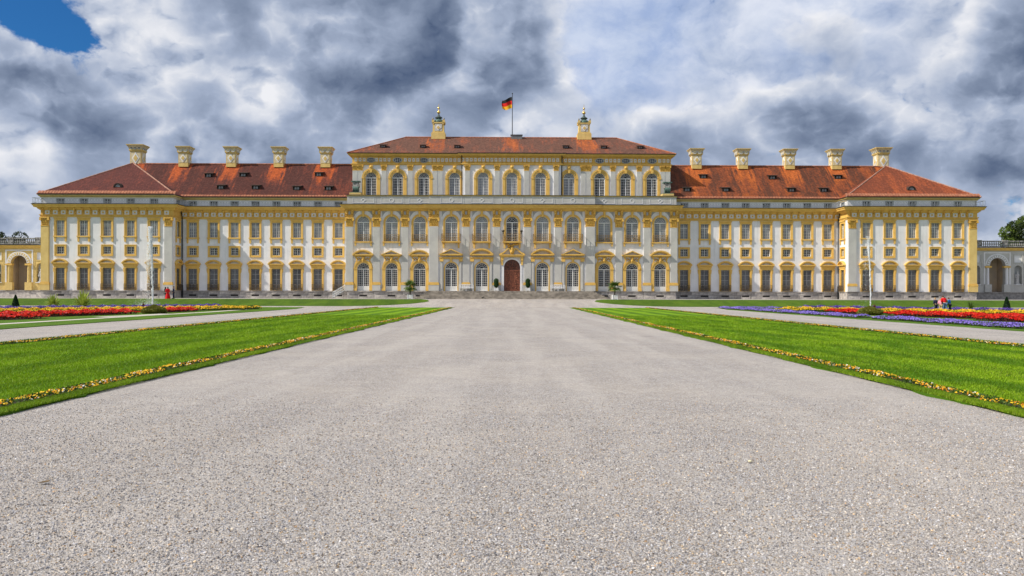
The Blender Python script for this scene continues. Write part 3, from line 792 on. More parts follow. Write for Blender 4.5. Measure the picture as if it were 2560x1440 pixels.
# central block, top floor
def topfloor(name, pane):
    r = 0.84; zb, zs = zq(224), zq(299.5)
    f = MB()
    for s in (-1, 1):
        f.box(*sorted((s * r, s * 1.16)), -0.10, 0.30, zb, zs); f.box(*sorted((s * 1.06, s * 1.42)), -0.16, 0.02, zb, zs)
        f.box(*sorted((s * 1.00, s * 1.46)), -0.22, 0.02, zs - 0.06, zs + 0.12)
    f.arch(0, zs + 0.1, r, 1.16, -0.08, 0.30, 1, n=18); f.arch(0, zs + 0.1, 1.16, 1.42, -0.18, 0.02, 0, n=18); f.arch(0, zs + 0.1, r, r + 0.08, -0.12, -0.08, 0, n=18)
    f.prism([(-0.30, zq(333)), (-0.15, zq(314)), (0.15, zq(314)), (0.30, zq(333))], -0.34, 0.02)
    f.lathe([(0.05, 0), (0.2, 0.08), (0.2, 0.3), (0.06, 0.4)], (0, -0.34, zq(325)), 7)
    for k in range(9):
        a = pi * (k + 0.5) / 9
        f.lathe([(0.02, -0.09), (0.09, -0.04), (0.09, 0.04), (0.02, 0.09)], (1.0 * cos(a), -0.09, zs + 0.1 + 1.0 * sin(a)), 6)
    g, sa = arched(r, zb, zs + 0.1, 6, 11, 0.034)
    kit(name, ('window', f, [Y_, M['paleyellow']]), ('glass_pane', g, pane), ('sash', sa, M['sash']))
topfloor('top', M['glass']); topfloor('topc', M['curtain'])

def put_window(B, k, x, y, rotz=0.0):
    first = None
    for n, me in KIT[k]:
        if first is None: first = newobj(n, me, B.root, (x - B.x0, y - B.y0, 0), rotz)
        else: newobj(n, me, first)
    return first

# --- shared pieces
def capital_mesh(hw, h, d, wide=False):
    mb = MB()
    mb.box(-hw * 0.95, hw * 0.95, -d * 0.75, 0.02, 0, h * 0.82, 0, 1.06)
    mb.box(-hw * 1.02, hw * 1.02, -d * 0.95, 0.02, -0.05, 0.07)
    n = 5 if wide else 3
    for row, (zz, hh, nn) in enumerate(((0.05, 0.36, n), (0.32, 0.36, n - 1))):
        for i in range(nn):
            x = hw * 1.7 * ((i + 0.5) / nn - 0.5)
            w = hw * 0.85 / nn
            mb.add([(x - w, -d * 0.7, zz * h), (x + w, -d * 0.7, zz * h), (x + w * 0.8, -d * 1.05, (zz + hh * 0.6) * h), (x, -d * 1.45, (zz + hh) * h), (x - w * 0.8, -d * 1.05, (zz + hh * 0.6) * h), (x, -d * 1.0, (zz + hh * 0.3) * h)],
                   [[0, 5, 4], [0, 1, 5], [1, 2, 5], [2, 3, 5], [3, 4, 5]])
    for s in (-1, 1):
        mb.tube((s * hw * 0.98, -d * 1.5, 0.72 * h), (s * hw * 0.98, 0.0, 0.72 * h), 0.14 * h, n=8)
    mb.box(-hw * 1.22, hw * 1.22, -d * 1.5, 0.02, h * 0.84, h)
    return mb.mesh('capital', M['gold'])
def pilaster(B, x, y, hw, z0, z1, cap_h, kind='grey', capm=None, d=0.16, rotz=0.0, z_band=None):
    me = MB()
    mats = [M['grey'], Y_, M['white'], M['paleyellow']]
    mi = {'grey': 0, 'white': 2, 'yellow': 3}[kind]
    zb = z0 if z_band is None else z_band
    me.box(-hw, hw, -d, 0.02, zb, z1, mi)
    me.box(-hw - 0.05, -hw, -d * 0.6, 0.02, zb, z1, 2 if kind != 'yellow' else 3); me.box(hw, hw + 0.05, -d * 0.6, 0.02, zb, z1, 2 if kind != 'yellow' else 3)
    sh = B.part('pilaster', me, mats, x, y, 0, rotz)
    if z_band is not None:
        b = MB()
        b.box(-hw - 0.14, hw + 0.14, -d - 0.10, 0.02, zb - 0.42, zb - 0.12, 1); b.box(-hw - 0.06, hw + 0.06, -d - 0.05, 0.02, zb - 0.12, zb, 1)
        b.box(-hw - 0.12, hw + 0.12, -d - 0.08, 0.02, z0, zb - 0.42, mi)
        B.part('pilaster_base', b, mats, parent=sh)
    c = newobj('capital', capm, sh, (0, 0, z1))
    return sh
def frieze_panel_mesh():
    w = 0.34; t = 0.075; mb = MB()
    for s in (-1, 1): mb.box(*sorted((s * w, s * (w - t))), -0.05, 0.01, -0.30, 0.30); mb.box(-w + t, w - t, -0.05, 0.01, *sorted((s * 0.30, s * (0.30 - t))))
    mb.box(-w + t, w - t, -0.02, 0.01, -0.30 + t, 0.30 - t, 0)
    mb.prism([(0.15 * cos(a * pi / 4), 0.15 * sin(a * pi / 4)) for a in range(8)], -0.06, -0.02, 1)
    return mb.mesh('frieze_panel', [M['white'], Y_])
PANEL = frieze_panel_mesh()
def diamond_mesh(w, h, d=0.05):
    mb = MB()
    mb.prism([(-w, 0), (0, -h), (w, 0), (0, h)], -d, 0.01, 0)
    mb.prism([(-w * 0.62, 0), (0, -h * 0.62), (w * 0.62, 0), (0, h * 0.62)], -d - 0.03, -d, 1)
    return mb
def entablature(B, path, plain_ends=True, top=221.3):
    """architrave, frieze band, bracket course, cornice, drip line - as separate parts"""
    p = MB(); p.sweep(path, [(-0.2, zq(190.3)), (0.10, zq(190.3)), (0.10, zq(193)), (0.16, zq(193)), (0.16, zq(195)), (0.24, zq(195)), (0.24, zq(196.5)), (-0.2, zq(196.5))])
    B.part('architrave', p, Y_)
    p = MB(); p.sweep(path, [(-0.2, zq(196.6)), (0.06, zq(196.6)), (0.06, zq(207)), (-0.2, zq(207))])
    B.part('frieze', p, Y_)
    p = MB(); p.sweep(path, [(-0.2, zq(207.1)), (0.12, zq(207.1)), (0.40, zq(211)), (0.46, zq(213.5)), (0.78, zq(214)), (0.80, zq(217)), (0.90, zq(218)), (0.96, zq(top)), (-0.2, zq(top))])
    B.part('cornice', p, Y_)
    p = MB(); p.sweep(path, [(-0.3, zq(top) + 0.004), (1.02, zq(top) + 0.004), (1.02, zq(top) + 0.09), (-0.3, zq(top) + 0.13)])
    B.part('gutter', p, M['blackmetal'])
def frieze_row(B, xs, y, z, dx):
    br = MB()
    for x in xs:
        B.part('frieze_panel', PANEL, None, x, y - 0.06, zq(201.8))
        for o in (-dx / 2,):
            br.prism([(x + o - 0.11, zq(206)), (x + o + 0.11, zq(206)), (x + o + 0.13, zq(213)), (x + o - 0.13, zq(213))], y - 0.55, y - 0.05)
            br.prism([(x + o - 0.09, zq(197.5)), (x + o + 0.09, zq(197.5)), (x + o + 0.10, zq(206)), (x + o - 0.10, zq(206))], y - 0.16, y - 0.05)
    o = B.part('cornice_brackets', br, M['gold'])
    tag(o, kind='stuff')
def stones(B, x0, x1, y, gaps, rows=((-12.0, -2.6), (-2.6, 5.2)), rg=None, w=(1.0, 1.9), d=0.06):
    """plinth: dark backing with separate ashlar blocks, gaps at the cellar windows, coping on top"""
    rg = rg or random.Random(5)
    b = MB(); b.box(x0, x1, y + 0.02, y + 0.5, zq(-14), zq(5.2)); B.part('plinth_core', b, M['joint'])
    for ri, (a, c) in enumerate(rows):
        x = x0
        cuts = sorted(gaps)
        while x < x1 - 0.05:
            nx = min(x1, x + rg.uniform(*w))
            if x1 - nx < 0.5: nx = x1
            segs = [(x, nx)]
            for g0, g1, gz0, gz1 in cuts:
                if c <= gz0 or a >= gz1: continue
                out = []
                for s0, s1 in segs:
                    if s1 <= g0 or s0 >= g1: out.append((s0, s1))
                    else:
                        if s0 < g0 - 0.08: out.append((s0, g0))
                        if s1 > g1 + 0.08: out.append((g1, s1))
                segs = out
            for s0, s1 in segs:
                mb = MB(); pr = d * rg.uniform(0.6, 1.25); hh = (zq(c) - zq(a)) / 2 - 0.012; ww = (s1 - s0) / 2 - 0.012
                if ww < 0.03: continue
                mb.box(-ww, ww, -pr, 0.08, -hh, hh)
                B.part('plinth_stone', mb, M['stone'], (s0 + s1) / 2, y + 0.02, (zq(a) + zq(c)) / 2)
            x = nx
    b = MB(); b.box(x0 - 0.02, x1 + 0.02, y - 0.14, y + 0.5, zq(5.2) + 0.004, zq(PL)); B.part('plinth_coping', b, M['stone'])
def chimney(B, x, y, zb, hw, hd, zn, zt, top, wide=False):
    """panelled shaft with diamond, bead course, flared head with roundels, cap"""
    sh = MB(); sh.box(-hw, hw, -hd, hd, 0, zn - zb)
    for s in (-1, 1): sh.box(-hw + 0.1, hw - 0.1, *sorted((s * hd, s * (hd + 0.03))), 0.66, zn - zb - 0.06, 1); sh.box(*sorted((s * hw, s * (hw + 0.03))), -hd + 0.1, hd - 0.1, 0.66, zn - zb - 0.06, 1)
    o = B.part('chimney', sh, [M['paleyellow'], M['cream']], x, y, zb)
    zc = (0.66 + zn - zb - 0.06) / 2
    dm = diamond_mesh(hw * 0.66, (zn - zb - 0.72) * 0.46)
    me = dm.mesh('diamond_panel', [M['white'], M['paleyellow']])
    for rz, dx, dy in ((0, 0, -hd - 0.03), (pi / 2, hw + 0.03, 0), (-pi / 2, -hw - 0.03, 0)): newobj('diamond_panel', me, o, (dx, dy, zc), rz)
    h = MB(); a = zn - zb; b = zt - zb
    h.box(-hw - 0.08, hw + 0.08, -hd - 0.08, hd + 0.08, a, a + 0.14, 1)
    h.box(-hw - 0.16, hw + 0.16, -hd - 0.16, hd + 0.16, a + 0.14, a + 0.30, 1)
    n = 8
    for i in range(n):
        t0, t1 = i / n, (i + 1) / n
        e0 = 0.10 + (top - hw - 0.10) * t0 ** 1.8; e1 = 0.10 + (top - hw - 0.10) * t1 ** 1.8
        za, zc2 = a + 0.30 + (b - a - 0.45) * t0, a + 0.30 + (b - a - 0.45) * t1
        v = []
        for z, e in ((za, e0), (zc2, e1)):
            v += [(-hw - e, -hd - e, z), (hw + e, -hd - e, z), (hw + e, hd + e, z), (-hw - e, hd + e, z)]
        h.add(v, [[0, 1, 5, 4], [1, 2, 6, 5], [2, 3, 7, 6], [3, 0, 4, 7]], 0)
    e = top - hw
    h.box(-hw - e, hw + e, -hd - e, hd + e, b - 0.15, b - 0.05, 1); h.box(-hw - e - 0.07, hw + e + 0.07, -hd - e - 0.07, hd + e + 0.07, b - 0.05, b + 0.03, 1)
    B.part('chimney_head', h, [M['cream'], M['paleyellow']], parent=o)
    rr = MB(); k = 3 if wide else 2; zr = a + 0.30 + (b - a - 0.45) * 0.48; ex = 0.10 + (top - hw - 0.10) * 0.42 ** 1.8
    for i in range(k):
        xx = (i - (k - 1) / 2) * hw * 2.1 / k
        rad = hw * (0.62 if not wide else 0.52) / k * 1.6
        rr.arch(xx, zr, rad * 0.62, rad, -hd - ex - 0.06, -hd - ex + 0.10, 0, 0, 2 * pi, 12, sz=1.15)
        rr.prism([(xx + rad * 0.62 * cos(2 * pi * j / 10), zr + rad * 0.7 * sin(2 * pi * j / 10)) for j in range(10)], -hd - ex - 0.03, -hd - ex + 0.1, 1)
    me = rr.mesh('roundel', [M['grey'], M['darkcopper'] if wide else M['cream']])
    newobj('roundel', me, o); newobj('roundel', me, o, (0, 0, 0), pi / 2); newobj('roundel', me, o, (0, 0, 0), -pi / 2)
    return o
def hatch(B, roof_parent, x, y, z, w=0.62, h=0.62, run=1.0, off=None):
    """small roof hatch: cheeks, lean-to lid, pane"""
    px, py = (x - B.x0, y - B.y0)
    mb = MB()
    mb.box(-w, -w + 0.08, 0, run, -0.25, h); mb.box(w - 0.08, w, 0, run, -0.25, h); mb.box(-w + 0.08, w - 0.08, 0.0, 0.1, -0.25, 0.10); mb.box(-w + 0.08, w - 0.08, 0.0, 0.1, h - 0.08, h)
    mb.add([(-w - 0.12, -0.22, h - 0.03), (w + 0.12, -0.22, h - 0.03), (w + 0.12, run * 1.25, h + 0.22), (-w - 0.12, run * 1.25, h + 0.22), (-w - 0.12, -0.22, h + 0.04), (w + 0.12, -0.22, h + 0.04), (w + 0.12, run * 1.25, h + 0.30), (-w - 0.12, run * 1.25, h + 0.30)],
           [[0, 1, 2, 3], [4, 5, 6, 7], [0, 1, 5, 4], [1, 2, 6, 5], [2, 3, 7, 6], [3, 0, 4, 7]])
    o = newobj('roof_hatch', mb.mesh('roof_hatch', M['hatch']), B.root, (px, py, z))
    p = MB(); p.box(-w * 0.55, w * 0.55, 0.05, 0.09, 0.14, h - 0.12); p.box(-0.04, 0.04, 0.02, 0.05, 0.10, h - 0.08, 1)
    newobj('hatch_pane', p.mesh('hatch_pane', [M['hatchpane'], M['hatch']]), o)
def snowguard(B, x0, x1, f_pt, n, mat):
    mb = MB()
    for i in range(n):
        x = x0 + (x1 - x0) * (i + 0.5) / n
        (ya, za), (yb, zb) = f_pt
        w = (x1 - x0) / n * 0.42
        mb.add([(x - w, ya, za), (x + w, ya, za), (x + w, yb, zb), (x - w, yb, zb), (x - w, ya - 0.02, za + 0.10), (x + w, ya - 0.02, za + 0.10)], [[4, 5, 2, 3], [0, 1, 5, 4], [0, 4, 3], [1, 2, 5]])
    return tag(B.part('eave_tiles', mb, mat), kind='stuff')
def iron_rail(B, path, z0, z1, step=0.42):
    mb = MB()
    for (ax, ay), (bx, by) in zip(path[:-1], path[1:]):
        L = math.hypot(bx - ax, by - ay); n = max(1, int(L / step)); horiz = abs(bx - ax) > abs(by - ay)
        for z, t in ((z0 + 0.06, 0.025), (z1, 0.03), (z0 + (z1 - z0) * 0.25, 0.015)):
            mb.box(min(ax, bx) - 0.02, max(ax, bx) + 0.02, min(ay, by) - 0.02, max(ay, by) + 0.02, z - t, z + t)
        for i in range(n + 1):
            x, y = ax + (bx - ax) * i / n, ay + (by - ay) * i / n
            mb.box(x - 0.009, x + 0.009, y - 0.009, y + 0.009, z0, z1)
            if horiz and i < n:
                w = L / n
                mb.arch(x + (w / 2 if bx > ax else -w / 2), (z0 + (z1 - z0) * 0.6), w * 0.36, w * 0.41, y - 0.010, y + 0.010, 0, 0, 2 * pi, 8, sz=1.25)
    return B.part('roof_walk_railing', mb, M['railpaint'])
M['railpaint'] = pm('grey_blue_iron', (0.34, 0.37, 0.40), None, rough=0.5)
CAP1 = capital_mesh(0.56, 1.3, 0.24); CAPW = capital_mesh(0.72, 1.3, 0.24, True); CAPU = capital_mesh(0.40, 0.84, 0.18); CAPP = capital_mesh(0.58, 1.32, 0.26)
EAVE = 246.0; RIDGE = 347.5

def roof_quadmesh(quads):
    mb = MB()
    for q in quads: mb.add(q, [list(range(len(q)))])
    return mb
def ridge_tiles(B, p0, p1, r=0.13, mat=None, name='ridge_tiles', step=0.45):
    mb = MB(); p0 = Vector(p0); p1 = Vector(p1); n = max(2, int((p1 - p0).length / step))
    for i in range(n):
        a = p0.lerp(p1, i / n); b = p0.lerp(p1, (i + 0.98) / n)
        mb.tube(a, b, r * 1.08, r * 0.94, 7, 0, True)
    return tag(B.part(name, mb, mat or M['rooftrim']), kind='stuff')

# ---------------------------------------------------------------- the two wings
WY = 4.05; WX0, WX1 = 24.72, 50.9
def build_wing(s):
    side = 'left' if s < 0 else 'right'
    lab = ('white three-storey palace wing with weathered tiled roof painted darker for cloud shade, left of the central block' if s < 0 else
           'white three-storey palace wing with bright orange tiled roof, right of the central block')
    B = Bld('palace_wing', s * (WX0 + WX1) / 2, WY, lab)
    xs = [s * (26.73 + 3.198 * i) for i in range(8)]
    xa, xb = sorted((s * WX0, s * WX1))
    w = MB()
    ops = [(0.64, zq(PL), zq(63), False), (0.59, zq(93) + 0.3, zq(121.8) - 0.3, False), (0.61, zq(143.3), zq(181.8), False), (0.56, zq(223.5), zq(236), False)]
    wall(w, xa, xb, zq(PL), zq(EAVE), WY, [(x, ops) for x in xs])
    w.box(xa, xb, WY + 13.0, WY + 13.3, zq(-14), zq(EAVE))
    w.box(xa, xb, WY + 0.9, WY + 1.0, zq(-14), zq(EAVE), 1)
    B.part('wall', w, [WH, M['blackmetal']])
    for i, x in enumerate(xs):
        put_window(B, 'gf', x, WY); put_window(B, 'mezz', x, WY); put_window(B, 'upper', x, WY); put_window(B, 'attic', x, WY); put_window(B, 'cellar', x, WY)
    rg = random.Random(31 + s)
    stones(B, xa, xb, WY, [(x - 0.70, x + 0.70, -12.5, -2.7) for x in xs], rg=rg)
    path = [(xa, WY), (xb, WY)]
    entablature(B, path)
    frieze_row(B, [xa + 0.55 + (xb - xa - 0.9) * i / 23 for i in range(24)], WY, 0, (xb - xa - 0.9) / 23)
    iron_rail(B, [(xa, WY - 0.85), (xb, WY - 0.85)], zq(223), zq(237))
    p = MB(); p.sweep(path, [(-0.1, zq(237.7)), (0.06, zq(237.7)), (0.12, zq(240)), (0.34, zq(243)), (0.36, zq(245.4)), (-0.1, zq(245.4))]); B.part('eave_moulding', p, M['paleyellow'])
    p = MB(); p.sweep(path, [(0.0, zq(245.5)), (0.46, zq(245.5)), (0.46, zq(247.3)), (0.0, zq(247.3))]); B.part('gutter', p, M['blackmetal'])
    # roof: front and back slopes, running in under the pavilion roof
    ye, yr, yb = WY - 0.45, 10.2, 17.2
    ze, zr = zq(247), zq(RIDGE)
    xin, xout = s * (WX0 - 0.4), s * 60.5
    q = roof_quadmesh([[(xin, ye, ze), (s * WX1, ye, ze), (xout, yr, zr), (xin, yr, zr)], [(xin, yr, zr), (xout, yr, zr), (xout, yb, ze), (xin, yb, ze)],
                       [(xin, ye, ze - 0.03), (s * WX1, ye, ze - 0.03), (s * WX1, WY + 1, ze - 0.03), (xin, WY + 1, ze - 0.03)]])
    roof = newobj('roof', q.mesh('roof', roof_mat('wing_roof_' + side, 0.30 if s < 0 else 0.20, s * 29.9, 7.55 * s, zr, 0.6 if s < 0 else 0.2,  # left roof darker: moss plus cloud shade put into the colour
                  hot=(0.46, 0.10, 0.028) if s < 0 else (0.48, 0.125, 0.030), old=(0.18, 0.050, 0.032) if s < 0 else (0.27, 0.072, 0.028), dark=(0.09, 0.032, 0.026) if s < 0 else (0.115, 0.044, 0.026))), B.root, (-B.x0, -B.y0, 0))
    snowguard(B, xa, s * WX1 if s > 0 else xb, ((ye + 0.06, ze + 0.06), (ye + 0.55, ze + 0.46)), 60, M['rooftrim'])
    ridge_tiles(B, (s * (WX0 - 0.2), yr, zr + 0.02), (s * 60.0, yr, zr + 0.02))
    for x in (29.9, 37.4, 45.0, 52.6):
        chimney(B, s * x, yr - 0.1, zq(338), 0.76, 0.8, zq(374), zq(391.5), 1.14)
    sl = (zr - ze) / (yr - ye)
    for hx, t in ((47.9, 0.58), (42.5, 0.60), (30.6, 0.62), (45.2, 0.22), (39.8, 0.22), (33.4, 0.20), (28.5, 0.20)) if s < 0 else ((30.6, 0.60), (41.6, 0.58), (52.2, 0.60), (27.4, 0.2), (33.5, 0.2), (43.8, 0.2), (48.9, 0.2)):
        y = ye + (yr - ye) * t
        hatch(B, roof, s * hx, y, ze + sl * (y - ye))
    # rain pipe in the inner corner
    p = MB(); p.tube((s * (WX1 - 0.22), WY - 0.18, 0.1), (s * (WX1 - 0.22), WY - 0.18, zq(190)), 0.08); p.tube((s * (WX1 - 0.22), WY - 0.18, zq(190)), (s * (WX1 - 0.25), WY - 1.0, zq(221)), 0.08)
    p.tube((s * (WX1 - 0.22), WY - 0.18, 0.0), (s * (WX1 - 0.22), WY - 0.18, 2.0), 0.14)
    B.part('rain_pipe', p, M['blackmetal'])
    return B

# ---------------------------------------------------------------- end pavilions
PY = 0.8; PX0, PX1 = 50.92, 70.6
def build_pavilion(s):
    side = 'left' if s < 0 else 'right'
    lab = ('five-bay white end pavilion under a dark brown-red hipped roof, far left of the palace' if s < 0 else
           'five-bay white end pavilion under an orange-red hipped roof, far right of the palace')
    xc = s * (PX0 + PX1) / 2
    B = Bld('end_pavilion', xc, PY, lab)
    xs = [s * (53.78 + 3.483 * i) for i in range(5)]
    xa, xb = sorted((s * PX0, s * PX1))
    ops = [(0.64, zq(PL), zq(63), False), (0.59, zq(93) + 0.3, zq(121.8) - 0.3, False), (0.61, zq(143.3), zq(181.8), False), (0.56, zq(223.5), zq(236), False)]
    w = MB(); wall(w, xa, xb, zq(PL), zq(EAVE), PY, [(x, ops) for x in xs])
    w.box(s * PX1 - 0.3 * (s > 0), s * PX1 + 0.3 * (s < 0), PY, PY + 19, zq(-14), zq(EAVE)); w.box(xa, xb, PY + 18.7, PY + 19, zq(-14), zq(EAVE))
    w.box(xa + 1, xb - 1, PY + 1.0, PY + 1.1, zq(-14), zq(EAVE), 1)
    B.part('wall', w, [WH, M['blackmetal']])
    # inner return, one window bay deep
    w = MB(); L = WY - PY
    wall(w, 0, L + 6, zq(PL), zq(EAVE), 0, [(L / 2 + 0.22, ops)])
    if s < 0: B.part('wall', w, WH, xb, PY, 0, pi / 2)
    else:
        w2 = MB(); wall(w2, -L - 6, 0, zq(PL), zq(EAVE), 0, [(-L / 2 - 0.22, ops)]); B.part('wall', w2, WH, xa, PY, 0, -pi / 2)
    w = MB(); w.box(*sorted((s * PX0, s * (PX0 - 0.08))), PY - 0.05, WY, zq(-14), zq(5.2)); w.box(*sorted((s * (PX0 + 0.1), s * (PX0 - 0.14))), PY - 0.13, WY, zq(5.3), zq(PL)); B.part('return_plinth', w, M['stone'])
    rot = pi / 2 if s < 0 else -pi / 2
    xr = xb if s < 0 else xa
    for k in ('gf', 'mezz', 'upper', 'attic'): put_window(B, k, xr, PY + L / 2 + 0.22, rot)
    for i, x in enumerate(xs):
        put_window(B, 'gf', x, PY); put_window(B, 'mezzc' if (s > 0 and i < 3) or (s < 0 and i == 3) else 'mezz', x, PY); put_window(B, 'upper', x, PY); put_window(B, 'attic', x, PY); put_window(B, 'cellar', x, PY)
    stones(B, xa, xb, PY, [(x - 0.70, x + 0.70, -12.5, -2.7) for x in xs], rg=random.Random(51 + s))
    pilaster(B, s * (PX0 + 0.66), PY, 0.58, zq(PL), zq(168), 1.32, 'grey', CAPP, 0.20, z_band=zq(28))
    pilaster(B, s * (PX1 - 0.62), PY, 0.58, zq(PL), zq(168), 1.32, 'yellow', CAPP, 0.20, z_band=zq(28))
    inner = [(xr, WY), (xr, PY)]
    path = [(s * PX1, PY + 19), (s * PX1, PY), (xr, PY), (xr, WY)]
    if s < 0: pass
    else: path = path[::-1]
    entablature(B, path)
    frieze_row(B, [xa + 0.95 + (xb - xa - 1.9) * i / 15 for i in range(16)], PY, 0, (xb - xa - 1.9) / 15)
    off = 0.85
    rp = [(s * (PX1 + off), PY + 15), (s * (PX1 + off), PY - off), (s * (PX0 - off), PY - off), (s * (PX0 - off), WY - off)]
    iron_rail(B, rp, zq(223), zq(237))
    p = MB(); p.sweep(path, [(-0.1, zq(237.7)), (0.06, zq(237.7)), (0.12, zq(240)), (0.34, zq(243)), (0.36, zq(245.4)), (-0.1, zq(245.4))]); B.part('eave_moulding', p, M['paleyellow'])
    p = MB(); p.sweep(path, [(0.0, zq(245.5)), (0.46, zq(245.5)), (0.46, zq(247.3)), (0.0, zq(247.3))]); B.part('gutter', p, M['blackmetal'])
    e = 0.45; ze, za = zq(247), zq(348.5); ya = 9.8; yb = PY + 19 + e
    A = (xc, ya, za); A2 = (xc, 11.6, za)
    cs = [(xa - e, PY - e, ze), (xb + e, PY - e, ze), (xb + e, yb, ze), (xa - e, yb, ze)]
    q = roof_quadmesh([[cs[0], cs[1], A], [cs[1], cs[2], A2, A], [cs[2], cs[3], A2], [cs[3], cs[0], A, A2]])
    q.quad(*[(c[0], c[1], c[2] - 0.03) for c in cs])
    newobj('roof', q.mesh('roof', roof_mat('pavilion_roof_' + side, 0.34 if s < 0 else 0.22, None, lichen=0.5 if s < 0 else 0.15, hot=(0.36, 0.08, 0.03) if s < 0 else (0.50, 0.125, 0.032),  # left tile tones hold both moss and painted cloud shade
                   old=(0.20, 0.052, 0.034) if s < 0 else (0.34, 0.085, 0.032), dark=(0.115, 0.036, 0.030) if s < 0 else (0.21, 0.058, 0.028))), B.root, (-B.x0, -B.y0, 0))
    for c in (cs[0], cs[1]): ridge_tiles(B, c, A, 0.12, M['hiptrim'], 'hip_tiles')
    snowguard(B, xa - e, xb + e, ((PY - e + 0.06, ze + 0.06), (PY - e + 0.55, ze + 0.58)), 48, M['rooftrim'])
    chimney(B, xc, 11.6, zq(336), 0.90, 0.9, zq(382), zq(400), 1.32, True)
    # eyebrow dormer
    t = 0.20; y = PY - e + (ya - PY + e) * t; z = ze + (za - ze) * t
    xd = xc + (s * 0.6 if s > 0 else 0.9)
    mb = MB(); mb.arch(0, 0, 0.50, 0.66, -0.1, 1.6, 0, 0, pi, 10); mb.disc(0, 0, 0.66, 0.02, 0, 10, 0, pi)
    o = newobj('eyebrow_dormer', mb.mesh('eyebrow_dormer', M['hatch']), B.root, (xd - B.x0, y - B.y0, z + 0.02))
    p = MB(); p.disc(0, 0.08, 0.36, 0.0, 0, 10, 0, pi); newobj('hatch_pane', p.mesh('hatch_pane', M['hatchpane']), o)
    return B

